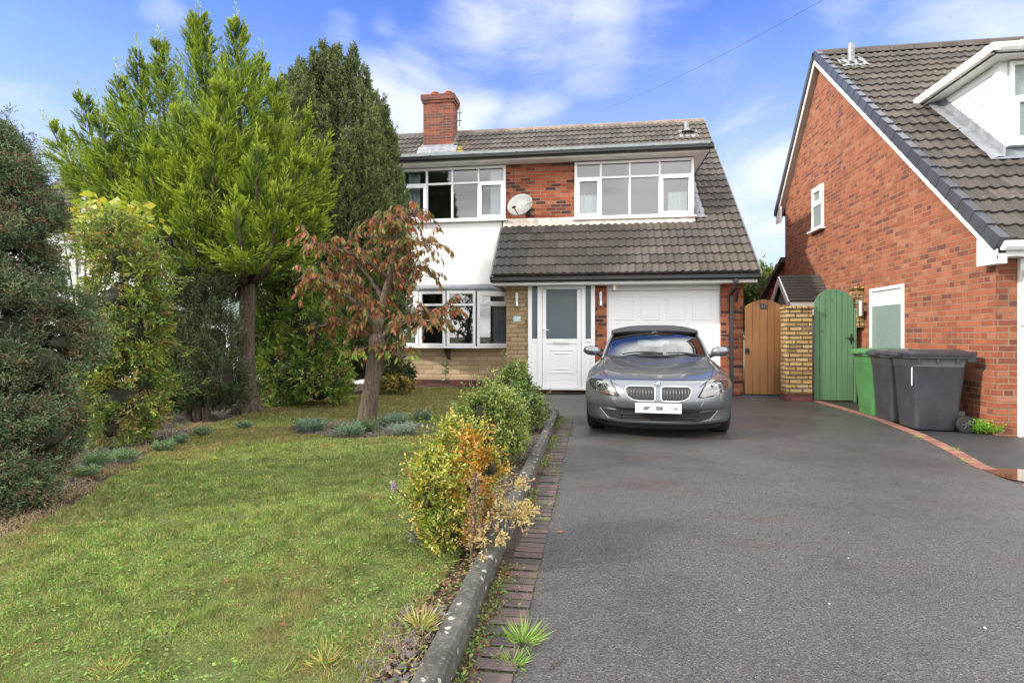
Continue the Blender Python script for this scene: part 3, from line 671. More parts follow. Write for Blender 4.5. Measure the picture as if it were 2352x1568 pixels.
# garage door and its white head panel
Yg = YF+.14; mp = FRONT(Yg); ga, gb = X6(806, Yg), X6(1806, Yg)
hp = MB(); zh = Z6(222, Yg); zs = 2.17
hp.box(ga-.02, gb+.02, -.05, .06, zh+.02, zs, mp); hp.box(ga-.02, ga+.015, -.05, .05, .02, zh+.02, mp); hp.box(gb-.015, gb+.02, -.05, .05, .02, zh+.02, mp); hp.build('garage_door_frame', M['white_paint'], hs, bevel=.004)
gd = MB(); gd.box(ga+.018, gb-.018, -.04, 0, .02, zh+.016, mp)
hrow = (Z6(222, Yg)-Z6(500, Yg)); xs = [(870, 1040), (1098, 1268), (1328, 1498), (1560, 1735)]
for r_ in range(4):
    zt_ = zh-.01-r_*hrow*1.0
    if r_: gd.box(ga+.02, gb-.02, -.001, .004, zt_+.004, zt_+.012, mp)
    z1_, z0_ = zt_-.075, max(zt_-hrow+.075, .06)
    for (a, b) in xs:
        a, b = X6(a, Yg), X6(b, Yg)
        for q in ((a, a+.018, z0_, z1_), (b-.018, b, z0_, z1_), (a+.018, b-.018, z1_-.018, z1_), (a+.018, b-.018, z0_, z0_+.018)): gd.box(q[0], q[1], 0, .012, q[2], q[3], mp)
        gd.box(a+.05, b-.05, 0, .010, z0_+.05, z1_-.05, mp)
gd.build('garage_door', M['upvc'], hs, bevel=.005)
dpipe = MB(); dx = X6(1906, YF-.06); yp = YF-.075
dpipe.box(dx-.035, dx+.035, YG-.06, YG+.02, 2.13, 2.22); dpipe.tube([(dx, YG-.02, 2.15), (dx, YG-.0, 2.07), (dx, yp, 1.97), (dx, yp, 1.9)], .036, 8)
dpipe.box(dx-.034, dx+.034, yp-.034, yp+.034, .02, 1.92)
for z in (.72, 1.48): dpipe.box(dx-.05, dx+.05, yp-.04, yp+.075, z, z+.045)
dpipe.build('downpipe', M['black_plastic'], hs, bevel=.008)
# chimney with two pots
ch = MB(); cy0, cx0, cx1 = 15.50, -4.73, -3.87
ch.box(cx0, cx1, cy0, cy0+.55, 6.2, 7.72)
ch.box(cx0-.03, cx1+.03, cy0-.03, cy0+.58, 7.72, 7.795); ch.box(cx0-.06, cx1+.06, cy0-.06, cy0+.61, 7.795, 7.945)
cho = ch.build('chimney', M['brick_chimney'], hs)
cp = MB(); rows = [[(cx0-.06, cy0-.06, 7.946), (cx1+.06, cy0-.06, 7.946)], [(cx0+.1, cy0+.1, 8.0), (cx1-.1, cy0+.1, 8.0)], [(cx0+.1, cy0+.45, 8.0), (cx1-.1, cy0+.45, 8.0)], [(cx0-.06, cy0+.61, 7.946), (cx1+.06, cy0+.61, 7.946)]]; cp.grid(rows)
cp.build('flaunching', M['concrete'], cho)
for px_ in (cx0+.27, cx1-.2):
    p = MB(); p.lathe([(.105, 7.96), (.10, 8.08), (.115, 8.085), (.115, 8.115), (.085, 8.115), (.08, 8.0)], (px_, cy0+.28, 0), 16); p.build('chimney_pot', M['pot'], cho, smooth=True, angle=40)
fs = MB(); zf = zz_(cy0); fs.box(cx0-.025, cx1+.025, cy0-.03, cy0-.002, zf-.06, zf+.17); fs.prism([(cy0-.25, zz_(cy0-.25)+.115), (cy0-.03, zf+.125), (cy0-.03, zf+.06), (cy0-.25, zz_(cy0-.25)+.055)], cx0-.12, cx1+.14, 'x')
for xx in (cx0-.02, cx1+.001): fs.prism([(cy0, zf-.05), (cy0+.57, zz_(cy0+.57)-.05), (cy0+.57, zz_(cy0+.57)+.2), (cy0, zf+.2)], xx, xx+.02, 'x')
fs.build('chimney_flashing', M['lead'], cho)
vp = MB(); vx = at(1577, 290, Y=15.75).x; vz = zz_(15.75); vp.tube([(vx, 15.75, vz-.1), (vx, 15.75, vz+.32)], .055, 12); vp.lathe([(.20, 0), (.12, .03), (.06, .10)], (vx, 15.72, vz+.03), 12); rows = [[(vx-.27+.09*k, 15.45, zz_(15.45)+.075+.02*(k % 2)) for k in range(7)], [(vx-.27+.09*k, 15.85, zz_(15.85)+.08) for k in range(7)]]; vp.grid(rows)
vp.build('vent_pipe', M['lead'], roof)

# ------------------------------------------------------------------ adjoining half, mostly hidden by the trees
ad = thing('adjoining_house', 'white walled half of the semi detached pair glimpsed behind the conifers', 'house', (-9, 13, 0))
aw = MB(); aw.box(-12.6, XP-.005, YM, YM+.25, 0, 4.98); aw.box(-12.6, -12.4, YM+.25, 21, 0, 4.98); aw.build('wall', M['render'], ad)
ar = MB(); tile_courses(ar, [(i, -12.7, XP-.01) for i in range(n_c+1) if 13.75 < YG-.03+i*gz/L_ < YR-.1], YG-.03, ZG+.02, SL, gz)
aro = ar.build('roof', M['tile'], ad)
a2 = MB(); slab(a2, -12.7, XP-.005, 13.8, zz_(13.8)-.02, YR, ZR-.02); slab(a2, -12.7, XP-.005, YR, ZR-.02, 21.5, ZR-.02-SL*5.25); a2.prism([(YR-.16, ZR-.085), (YR-.04, ZR+.06), (YR+.04, ZR+.06), (YR+.16, ZR-.085)], -12.7, XP-.005, 'x'); a2.box(-12.6, XP-.005, YM-.34, 14.3, 5.075, 5.15); a2.build('roof_back', M['tile'], aro)
a3 = MB(); a3.box(-12.6, XP-.005, YM-.345, YM+.01, 4.955, 5.07); a3.build('soffit', M['soffit'], ad)
a4 = MB(); gutter_mesh(a4, (-12.7, YM-.35, 4.985), (XP-.005, YM-.35, 4.985)); a4.build('gutter', M['black_plastic'], ad)
for (u0, u1, z0, z1) in ((-8.0, -5.6, 3.72, 4.93), (-8.6, -6.2, .9, 2.15), (-11.6, -9.6, .9, 2.15), (-11.6, -9.6, 3.72, 4.93)):
    window(ad, FRONT(YM), u0, u1, z0, z1, [.25, .5, .75], None, glass='obscure_pale', d0=.005)
fh = thing('far_house', 'pale house with grey tiled roof and white gutter far beyond the yew at the left', 'house', (-17.5, 19, 0))
f1 = MB(); f1.box(-21.5, -14.0, 17.2, 24, 0, 4.7); f1.build('wall', M['render'], fh)
f2 = MB(); tile_courses(f2, [(i, -21.8, -13.8) for i in range(15)], 16.9, 4.86, .75, .34, .30); f2o = f2.build('roof', M['tile_near'], fh)
f3 = MB(); slab(f3, -21.7, -13.85, 16.95, 4.80, 20.6, 7.6, .1); slab(f3, -21.7, -13.85, 20.6, 7.6, 24.3, 4.8, .1); f3.build('roof_back', M['tile_near'], f2o)
f4 = MB(); gutter_mesh(f4, (-21.8, 16.95, 4.72), (-13.8, 16.95, 4.72), .13, .12); f4.box(-21.6, -13.9, 16.95, 17.2, 4.62, 4.74); f4.build('gutter', M['white_paint'], fh)
window(fh, FRONT(17.2), -17.6, -15.6, 3.2, 4.4, [.33, .66], None, glass='obscure_pale', d0=.005)
# ------------------------------------------------------------------ neighbouring house on the right
XW = 4.70; YN = 7.39; YB = 14.73
nh = thing('gabled_house', 'red brick house with white bargeboards, brown tiled roof and white clad dormer', 'house', (8, 11, 0))
SN = .892; YE, ZE = 7.20, 2.235                      # eaves of the near slope
YA = 12.52; ZA = ZE+SN*(YA-YE)                      # ridge
YFE, ZFE = 14.95, 4.22; SF = (ZA-ZFE)/(YFE-YA)
zn = lambda Y: ZE+SN*(Y-YE)
w = MB(); w.prism([(YN, -.02), (YB, -.02), (YB, 4.40), (YA, ZA-.13), (YN, zn(YN)-.12)], XW, XW+.25, 'x')
w.box(XW+.25, 4.93, YN, YN+.3, -.02, 2.15); w.box(XW+.25, 14, YB-.25, YB, -.02, 4.3); w.box(8.2, 14, YN, YN+.3, -.02, 2.1)
w.build('wall', M['brick_near'], nh)
r = MB(); g2 = .30; L2 = math.hypot(1, SN); nc2 = int((YA-YE)*L2/g2)
tile_courses(r, [(i, XW-.06, 13.5) for i in range(nc2)], YE-.04, ZE+.0, SN, g2, .15, .036, .024)
nr = r.build('roof', M['tile_near'], nh)
r2 = MB(); slab(r2, XW-.10, 13.5, YE, zn(YE)-.03, YA, ZA-.03, .09); slab(r2, XW-.17, 13.5, YA, ZA+.03, YFE, ZFE+.03, .12); r2.build('roof_back', M['tile_near'], nr)
x = XW-.1; rr = MB()
while x < 13.4:
    rr.prism([(YA-.17, ZA-.08), (YA-.12, ZA+.03), (YA-.05, ZA+.085), (YA+.05, ZA+.085), (YA+.12, ZA+.03), (YA+.17, ZA-.10)], x+.004, x+.446, 'x'); x += .45
rr.build('ridge_tiles', M['tile_near'], nr)
# stepped dark verge caps down the near slope
vc = MB(); dy, dz = 1/L2, SN/L2; ny, nz = -dz, dy
for i in range(nc2+1):
    s0, s1 = i*g2-.05, (i+1)*g2+.0
    if s1*dy+YE > YA+.1: break
    def P_(s, o, x): return (x, YE-.04+dy*s+ny*o, ZE+dz*s+nz*o)
    a = [P_(s0, -.09, XW-.155), P_(s0, .088, XW-.155), P_(s0, .088, XW-.05), P_(s0, .04, XW-.05)]
    b = [P_(s1, -.09, XW-.148), P_(s1, .062, XW-.148), P_(s1, .062, XW-.05), P_(s1, .04, XW-.05)]
    vc.add(a+b, [(0, 1, 5, 4), (1, 2, 6, 5), (2, 3, 7, 6), (0, 3, 2, 1), (4, 5, 6, 7)])
vc.build('verge_caps', M['verge'], nr, bevel=.006)
bb = MB()
bb.prism([(YE-.03, zn(YE)-.20), (YE-.03, zn(YE)-.085), (YA, ZA-.085), (YA, ZA-.205)], XW-.135, XW-.112, 'x')
bb.prism([(YA, ZA-.205), (YA, ZA-.07), (YFE+.05, ZFE-.07), (YFE+.05, ZFE-.20)], XW-.135, XW-.112, 'x')
bb.prism([(YE-.03, zn(YE)-.15), (YE-.03, zn(YE)-.25), (YE+.30, zn(YE)-.25), (YE+.30, zn(YE+.30)-.19)], XW-.136, XW-.02, 'x')
bb.prism([(YFE+.05, ZFE-.1), (YFE+.05, ZFE-.27), (YFE-.3, ZFE-.27), (YFE-.3, ZFE+.1)], XW-.137, XW-.10, 'x')
bb.build('bargeboard', M['white_paint'], nh, bevel=.003)
dv = MB(); dv.prism([(YA, ZA-.03), (YA, ZA+.06), (YFE+.08, ZFE+.06), (YFE+.08, ZFE-.065)], XW-.172, XW-.138, 'x'); dv.build('verge_trim', M['verge'], nr)
sfm = MB()
sfm.prism([(YA, ZA-.15), (YA, ZA-.17), (YFE, ZFE-.15), (YFE, ZFE-.13)], XW-.112, XW, 'x'); sfm.prism([(YE, zn(YE)-.13), (YE, zn(YE)-.15), (YA, ZA-.17), (YA, ZA-.15)], XW-.112, XW, 'x')
sfm.build('verge_soffit', pmat('taupe_soffit_boards', (.36, .31, .27), .7, var=.1), nh)
# front eaves: white fascia and gutter
e = MB(); e.box(XW-.02, 13.5, YE-.02, YN+.01, 2.065, 2.09); e.box(XW-.02, 13.5, YE-.03, YE-.002, 2.065, 2.215); e.build('soffit', M['white_paint'], nh)
e = MB(); gutter_mesh(e, (XW-.10, YE-.035, 2.13), (13.5, YE-.035, 2.13), .11, .10, step=.8); e.build('gutter', M['white_paint'], nh)
# garage opening frame and downpipe on the front
gfm = MB(); gfm.box(4.93, 5.10, YN-.05, YN+.2, -.02, 2.06); gfm.box(5.10, 8.2, YN-.05, YN+.2, 1.90, 2.06); gfm.build('garage_door_frame', M['white_paint'], nh, bevel=.005)
gdd = MB(); gdd.box(5.10, 8.2, YN+.06, YN+.1, -.02, 1.90)
for k in range(1, 7): gdd.box(5.12, 8.18, YN+.05, YN+.058, k*.26, k*.26+.2)
gdd.build('garage_door', M['upvc'], nh)
dp = MB(); dp.tube([(4.965, YE-.09, 2.14), (4.965, YE-.08, 2.04), (4.965, YN-.085, 1.90), (4.965, YN-.085, .0)], .034, 10); dp.box(4.91, 5.02, YN-.13, YN-.045, 1.28, 1.31); dp.build('downpipe', M['white_paint'], nh, smooth=True, angle=40)
# windows in the gable wall
SIDE = wall_map((XW, 0, 0), (0, 1, 0), (-1, 0, 0))
lo = at(2001, 663, X=XW); hi = at(2078, 651, X=XW)
ya, yb = hi.y, lo.y
zt = at(2003, 664, X=XW).z; window(nh, SIDE, ya, yb, .62, zt, [], None, glass='obscure_pale', d0=.0, dep=.03, fw=.05)
bl = MB(); bl.box(XW-.0170, XW-.0155, ya+.07, yb-.07, zt-.30, zt-.07); bl.build('roller_blind', pmat('pale_blind_behind_glass', (.50, .58, .56), .3), nh)
lo = at(1868, 535, X=XW); hi = at(1893, 420, X=XW)
window(nh, SIDE, hi.y, lo.y, lo.z+.02, hi.z, [], at(1880, 470, X=XW).z, {(0, 1)}, glass='obscure_pale', d0=.0, dep=.04, fw=.06, over=.06)
# white clad dormer
XD, YD = 5.61, 8.76; ZD0, ZD1 = 3.45, 4.97
dm = MB(); dm.prism([(YD, zn(YD)-.1), (YD, ZD1), (YE+(ZD1-ZE)/SN+.12, ZD1)], XD+.02, 9.6, 'x'); dmo = dm.build('dormer', M['white_paint'], nh)
cl = MB(); k = 0; z = zn(YD)-.05
while z < ZD1-.02:
    z1 = min(z+.115, ZD1-.01); yb0 = YD+.10
    y1 = YE+(z-ZE)/SN+.15; y1b = YE+(z1-ZE)/SN+.15
    if y1 > yb0: cl.add([(XD+.012, yb0, z), (XD+.012, y1, z), (XD-.010, y1, z+.004), (XD-.010, yb0, z+.004), (XD+.004, y1b, z1), (XD+.004, yb0, z1)], [(0, 1, 2, 3), (3, 2, 4, 5), (0, 3, 5)])
    z = z1
cl.build('weatherboard_cheek', M['upvc'], dmo)
cpn = MB(); cpn.box(XD-.014, XD+.10, YD-.02, YD+.10, zn(YD)-.02, ZD1); cpn.box(XD+.10, 9.6, YD-.015, YD+.05, zn(YD)+.02, zn(YD)+.11); cpn.build('corner_post', M['upvc'], dmo, bevel=.004)
window(dmo, FRONT(YD), XD+.11, 8.2, 3.80, ZD1-.02, [.2, .5, .8], 4.45, {(0, 0)}, glass='obscure_pale', d0=.0, dep=.06)
dfl = MB(); dfl.box(XD-.20, 9.8, YD-.26, YA-.4, ZD1, ZD1+.06); dfl.box(XD-.20, XD-.18, YD-.26, YA-.9, ZD1-.02, ZD1+.12); dfl.box(XD-.18, 9.8, YD-.26, YD-.24, ZD1-.02, ZD1+.12); dfl.build('dormer_fascia', M['soffit'], dmo)
dgu = MB(); Yend = YE+(ZD1+.05-ZE)/SN+.10
gutter_mesh(dgu, (XD-.203, Yend+.5, ZD1+.01), (XD-.203, YD-.36, ZD1+.01), .11, .10, out=(-1, 0, 0), step=.7); gutter_mesh(dgu, (XD-.30, YD-.263, ZD1+.01), (9.8, YD-.263, ZD1+.01), .11, .10, step=.8)
dgu.build('dormer_gutter', M['white_paint'], dmo)
fl2 = MB(); rows = []
for k in range(11):
    Y = YD-.16+k*.155; o = .11; rows.append([(XD-.17+rng.uniform(-.012, .012), Y, zn(Y)+o-.01), (XD-.1, Y, zn(Y)+o+.015+rng.uniform(-.008, .008)), (XD-.018, Y, zn(Y)+o+.02), (XD-.014, Y, zn(Y)+o+.15)])
fl2.grid(rows); rows = []
for k in range(20):
    x = XD-.2+k*.2; rows.append([(x, YD-.17+rng.uniform(-.012, .012), zn(YD-.17)+.10), (x, YD-.1, zn(YD-.1)+.115), (x, YD-.025, zn(YD-.025)+.16)])
fl2.grid(rows); fl2.build('dormer_flashing', M['lead'], dmo)
vp = MB(); q = at(1955, 140, Y=12.0); vz = zn(12.0); vp.tube([(q.x, 12.0, vz-.1), (q.x, 12.0, vz+.40)], .06, 12); rows = [[(q.x-.24+.08*k, 11.75, zn(11.75)+.075+.02*(k % 2)) for k in range(7)], [(q.x-.24+.08*k, 12.12, zn(12.12)+.08) for k in range(7)]]; vp.grid(rows); vp.build('vent_pipe', M['lead'], nr)

# rear outbuilding with a sloping verge, and the small gabled porch behind the gates
ob = thing('brick_outbuilding', 'low brick lean to with a dark sloping verge behind the brown gate', 'outbuilding', (5, 15.7, 0))
za_, zb_ = 3.02, 2.06
o1 = MB(); o1.prism([(YB+.01, 0), (16.7, 0), (16.7, zb_-.02), (YB+.01, za_-.06)], XW+.02, 9, 'x'); o1.build('wall', M['brick'], ob)
o2 = MB(); o2.prism([(YB+.01, za_-.05), (16.95, zb_-.11), (16.95, zb_+.0), (YB+.01, za_+.07)], XW-.10, 9, 'x'); o2.build('roof', M['tile_near'], ob)
pc = thing('side_porch', 'small white gabled porch with dark tiled roof against the brick gable wall', 'porch', (4.2, 13, 0))
Yp = 12.6; A = at(1795, 632, Y=Yp); Bq = at(1850, 632, Y=Yp); C_ = at(1862, 690, Y=Yp-.55)
zr, zb = A.z, C_.z; xa_, xb_ = A.x-.04, XW
o3 = MB(); n = 9
for k in range(n):                                                   # front slope in small tile steps
    y0, y1 = Yp-.62*(k+1)/n, Yp-.62*k/n; z0, z1 = zr-(zr-zb)*(k+1)/n, zr-(zr-zb)*k/n
    o3.prism([(y0-.02, z0+.012), (y1, z1-.004), (y1, z1-.03), (y0-.02, z0-.02)], xa_, xb_, 'x')
o3.prism([(Yp, zr), (Yp+.62, zb), (Yp+.62, zb-.04), (Yp, zr-.04)], xa_, xb_, 'x'); o3.build('roof', M['tile_near'], pc)
o4 = MB(); o4.prism([(Yp-.62, zb-.02), (Yp, zr-.03), (Yp+.62, zb-.02), (Yp+.54, zb-.1), (Yp, zr-.16), (Yp-.54, zb-.1)], xa_-.03, xa_, 'x'); o4.box(xa_+.02, xb_, Yp-.6, Yp-.5, zb-.30, zb-.03); o4.build('bargeboard', M['white_paint'], pc)
o5 = MB(); o5.prism([(Yp-.5, 0), (Yp+.5, 0), (Yp+.5, zb-.1), (Yp, zr-.17), (Yp-.5, zb-.1)], xa_+.08, xb_, 'x'); o5.build('wall', pmat('grey_porch_boards', (.30, .31, .32), .6), pc)

# ------------------------------------------------------------------ gates and pillar
Yk = 11.30
gl, gr_ = at(1709, 800, Y=Yk).x, at(1797, 800, Y=Yk).x
bg_ = thing('wooden_gate', 'brown varnished board gate with arched top between house and stone pillar', 'gate', ((gl+gr_)/2, Yk, 0))
n = 5; xs = [gl+.01+(gr_-gl-.01)*k/n for k in range(n+1)]
def arch(x, x0, x1, zs, zc): u = (x-(x0+x1)/2)/((x1-x0)/2); return zs+(zc-zs)*(1-u*u)
zs, zc = at(1709, 705, Y=Yk).z, at(1753, 688, Y=Yk).z
mb = MB()
for k in range(n):
    a, b = xs[k]+.0035, xs[k+1]-.0035; top = [(a+(b-a)*q/6, arch(a+(b-a)*q/6, gl, gr_, zs, zc)) for q in range(7)]
    mb.prism([(a, .055), (b, .055)]+top[::-1], Yk-.02, Yk, 'y')
bd = mb.build('boards', M['wood_brown'], bg_, bevel=.003)
for z in (.3, 1.0, 1.62): mb = MB(); mb.box(gl+.02, gr_-.01, Yk+.001, Yk+.04, z, z+.1); mb.build('ledge', M['wood_brown'], bg_)
mb = MB(); p = at(1716, 804, Y=Yk-.02); mb.lathe([(.045, 0), (.045, .006), (.02, .01)], p, 16, Matrix.Rotation(R_(90), 3, 'X')); pts = [(p.x+.035*math.cos(t), p.y-.022, p.z-.035+.035*math.sin(t)) for t in np.linspace(0, 6.283, 15)]; mb.tube(pts, .007, 6, cap=False); mb.build('ring_handle', M['black_iron'], bg_)
mb = MB(); mb.box(gr_+.005, at(1807, 800, Y=Yk).x+.02, Yk-.04, Yk+.05, 0, at(1803, 700, Y=Yk).z); mb.build('gate_post', M['wood_brown'], bg_, bevel=.004)
mb = MB(); q = at(1796, 810, Y=Yk-.021); mb.box(q.x-.006, q.x+.006, Yk-.026, Yk-.021, q.z-.03, q.z+.02); tag(mb.build('latch_keeper', M['white_paint'], bg_), None)
Yq = 10.62; pl_, pr_ = at(1806.5, 800, Y=Yq).x, at(1866.5, 800, Y=Yq).x; zt = at(1836, 708, Y=Yq).z
sp = thing('stone_pillar', 'rough yellow stone pillar standing between brown gate and green gate', 'pillar', ((pl_+pr_)/2, Yq+.17, 0))
mb = MB(); k = 0; z = .13
while z < zt-.03:                                                     # courses of split stone, each face a little different
    z1 = z+.0785; x = pl_; sw = rng.uniform(.10, .20) if k % 2 else rng.uniform(.22, .3)
    for (a, b) in ((pl_, pl_+sw), (pl_+sw, pr_)):
        jt = lambda: rng.uniform(-.006, .010)
        mb.box(a+.003, b-.003, Yq+jt(), Yq+.34+jt(), z+.003, z1-.003)
    z = z1; k += 1
so_ = mb.build('walling', M['stone_pillar'], sp, bevel=.008)
mb = MB(); mb.box(pl_+.006, pr_-.006, Yq+.012, Yq+.33, .1, z); mb.build('mortar_core', pmat('dark_pillar_mortar', (.15, .115, .07), .95, bump=.5), sp)
mb = MB(); x = pl_-.015
while x < pr_-.03:
    x1 = min(x+rng.uniform(.10, .17), pr_+.02); mb.box(x, x1-.006, Yq-.02+rng.uniform(-.01, .01), Yq+.36, z+.002, z+.045+rng.uniform(0, .03)); x = x1
mb.build('coping', M['stone_pillar'], sp, bevel=.014)
mb = MB(); mb.box(pl_+.003, pr_-.003, Yq+.003, Yq+.335, -.03, .129); mb.build('plinth', M['brick_dark'], sp)
Yv = 10.72; gl, gr_ = at(1866, 800, Y=Yv).x+.02, at(1966, 800, Y=Yv).x
gg = thing('wooden_gate', 'green stained board gate with round arched top beside the brick gable', 'gate', ((gl+gr_)/2, Yv, 0))
zs, zc = at(1866, 706, Y=Yv).z, at(1915, 664, Y=Yv).z
mb = MB(); n = 7; xs = [gl+(gr_-.045-gl)*k/n for k in range(n+1)]; gm = gr_-.045
def arc2(x):
    u = (x-(gl+gm)/2)/((gm-gl)/2); return zs+(zc-zs)*math.sqrt(max(0, 1-(abs(u)*.985)**2.2))
for k in range(n):
    a, b = xs[k]+.0025, xs[k+1]-.0025; top = [(a+(b-a)*q/8, arc2(a+(b-a)*q/8)) for q in range(9)]
    mb.prism([(a, .02), (b, .02)]+top[::-1], Yv-.02, Yv, 'y')
mb.build('boards', M['wood_green'], gg, bevel=.003)
for z in (.3, 1.0, 1.5): mb = MB(); mb.box(gl+.02, gm-.02, Yv+.001, Yv+.04, z, z+.1); mb.build('ledge', M['wood_green'], gg)
mb = MB(); mb.box(gm+.004, gr_+.0, Yv-.03, Yv+.05, -.01, at(1966, 708, Y=Yv).z); mb.build('gate_post', M['wood_green'], gg, bevel=.004)
mb = MB(); p = at(1955, 778, Y=Yv-.02); mb.lathe([(.042, 0), (.042, .006), (.02, .012)], p, 14, Matrix.Rotation(R_(90), 3, 'X')); mb.tube([(p.x, p.y-.01, p.z), (p.x, p.y-.05, p.z), (p.x-.06, p.y-.05, p.z+.01), (p.x-.11, p.y-.045, p.z+.012)], .008, 6); mb.box(p.x-.012, p.x+.012, p.y-.008, p.y, p.z-.09, p.z+.09); mb.build('latch_handle', M['black_iron'], gg)
# weathered stone nib where the old wall met the gable
sn = thing('stone_nib', 'small stump of yellow stone walling stuck to the gable beside the green gate', 'wall stub', (XW, 10.9, 0))
mb = MB(); q = at(1976, 700, X=XW-.06)
for k in range(9): mb.box(XW-.10+rng.uniform(-.02, .01), XW-.002, q.y-.02+rng.uniform(-.03, .03), q.y+.30, 1.30+k*.075+.002, 1.30+(k+1)*.075-.003)
mb.box(XW-.14, XW-.002, q.y-.03, q.y+.3, 1.98, 2.03); mb.build('walling', M['stone_pillar'], sn, bevel=.008)

# plaques, lamps, dish, aerial and other things fixed to the walls
def text_mesh(name, txt, size, mat, parent, loc, rot, ext=.0012):
    c = bpy.data.curves.new(name, 'FONT'); c.body = txt; c.size = size; c.align_x = 'CENTER'; c.align_y = 'CENTER'; c.extrude = ext
    tmp = bpy.data.objects.new('tmp_text', c); col.objects.link(tmp); dg = bpy.context.evaluated_depsgraph_get()
    me = bpy.data.meshes.new_from_object(tmp.evaluated_get(dg)); bpy.data.objects.remove(tmp); me.materials.clear(); me.materials.append(mat); me.name = name
    o = bpy.data.objects.new(name, me); col.objects.link(o); o.parent = parent; o.location = Vector(loc)-Vector(parent.get('_base', (0, 0, 0))); o.rotation_euler = rot; return o
q = at(1187.5, 732, Y=YF-.005)
pq = thing('house_number_plaque', 'pale aqua plaque reading 17 on the buff stone pier', 'number plaque', q)
mb = MB(); mb.box(q.x-.076, q.x+.076, YF-.014, YF-.001, q.z-.056, q.z+.056); mb.build('plate', M['aqua'], pq, bevel=.004)
text_mesh('numerals', '17', .10, M['ink_white'], pq, (q.x, YF-.0155, q.z), (R_(90), 0, 0))
q = at(1753, 703, Y=Yk-.02)
pq = thing('house_number_plaque', 'small dark plaque reading 17 on the brown gate', 'number plaque', q)
mb = MB(); mb.box(q.x-.058, q.x+.058, Yk-.032, Yk-.0205, q.z-.05, q.z+.05); mb.build('plate', M['ink_black'], pq, bevel=.003)
text_mesh('numerals', '17', .085, M['ink_grey'], pq, (q.x, Yk-.0335, q.z), (R_(90), 0, 0))
def wall_lamp(label, p, outn, sc=1.0):
    t = thing('wall_lamp', label, 'wall lamp', p, math.atan2(outn[0], -outn[1]), 'steel cylinder wall lamps')
    mb = MB(); mb.box(-.03*sc, .03*sc, -.03, -.001, -.11*sc, -.02*sc); mb.tube([(0, -.02, -.075*sc), (0, -.06, -.075*sc)], .014, 8); mb.lathe([(.038*sc, -.13*sc), (.046*sc, -.12*sc), (.046*sc, -.03*sc), (.03*sc, -.02*sc)], (0, -.08, 0), 16); mb.build('bracket', M['steel'], t, smooth=True, angle=35, local=True)
    mb = MB(); mb.lathe([(.026*sc, -.025*sc), (.028*sc, .0), (.028*sc, .14*sc), (.02*sc, .155*sc)], (0, -.08, 0), 16); mb.build('glass_shade', pmat('frosted_lamp_glass', (.72, .74, .75), .15), t, smooth=True, angle=35, local=True)
    return t
wall_lamp('steel cylinder lamp on the buff stone pier', at(1188, 690, Y=YF), (0, -1))
wall_lamp('steel cylinder lamp on the brick pier beside front door', at(1379.5, 688, Y=YF), (0, -1))
q = at(1990, 708, X=XW); t = thing('wall_lamp', 'steel half cylinder lamp on the gable beside the lower window', 'wall lamp', q, group='steel cylinder wall lamps')
mb = MB(); mb.box(q.x-.05, q.x-.001, q.y-.03, q.y+.03, q.z-.05, q.z+.05); mb.build('bracket', M['steel'], t)
mb = MB(); mb.lathe([(.05, -.13), (.05, .13)], (q.x-.095, q.y, q.z), 16); mb.build('shade', M['steel'], t, smooth=True, angle=35)
q = at(1411, 650, Y=YG+.2); t = thing('soffit_lamp', 'small clear glass bulb lamp hanging under the porch soffit', 'lamp', (q.x, q.y, 2.16))
mb = MB(); mb.lathe([(.04, 2.135), (.04, 2.16)], (q.x, q.y, 0), 14); mb.build('base', M['steel'], t)
mb = MB(); mb.lathe([(.015, 2.035), (.036, 2.045), (.042, 2.08), (.034, 2.125), (.03, 2.135)], (q.x, q.y, 0), 14); mb.build('glass_shade', pmat('warm_lamp_glass', (.75, .68, .45), .15), t, smooth=True)
# satellite dish
q = at(1195, 471, Y=YM-.33); t = thing('satellite_dish', 'rust stained grey satellite dish on the brick between upper windows', 'satellite dish', q)
nrm = Vector((-.30, -.88, .30)).normalized(); rot = nrm.to_track_quat('Z', 'Y').to_matrix()
mb = MB(); rows = []
for i in range(9):
    r_ = .30*i/8; rows.append([q+rot @ Vector((r_*1.0*math.cos(a), r_*.86*math.sin(a), .07*(r_/.3)**2-.05)) for a in np.linspace(0, 2*math.pi, 33)])
mb.grid(rows); dsh = mb.build('reflector', M['dish'], t, smooth=True); so2 = dsh.modifiers.new('thick', 'SOLIDIFY'); so2.thickness = .006
mb = MB(); e0 = q+rot @ Vector((0, -.25, .0)); e1 = q+rot @ Vector((0, -.20, .26)); mb.tube([q+rot @ Vector((0, -.2, -.04)), e0, e1], .011, 6); mb.build('feed_arm', M['black_plastic'], t)
mb = MB(); dr_ = (q-e1).normalized(); mb.tube([e1-dr_*.05, e1+dr_*.02, e1+dr_*.05], [.022, .03, .026], 10); mb.build('receiver', M['black_plastic'], t)
mb = MB(); mb.tube([q+rot @ Vector((0, 0, -.05)), Vector((q.x+.10, YM-.14, q.z+.02)), Vector((q.x+.14, YM-.14, q.z-.06)), Vector((q.x+.14, YM, q.z-.06))], .02, 8); mb.box(q.x+.09, q.x+.19, YM-.03, YM-.001, q.z-.16, q.z+.04); mb.build('wall_bracket', M['black_plastic'], t)
mb = MB(); mb.tube([(q.x+.0, YM-.012, q.z-.1), (q.x-.1, YM-.012, q.z-.05), (q.x-.19, YM-.012, q.z+.1), (q.x-.19, YM-.012, 4.93)], .005, 5); tag(mb.build('dish_cable', M['wire']), 'thin black cable running up the brick beside the upper window', 'cable')
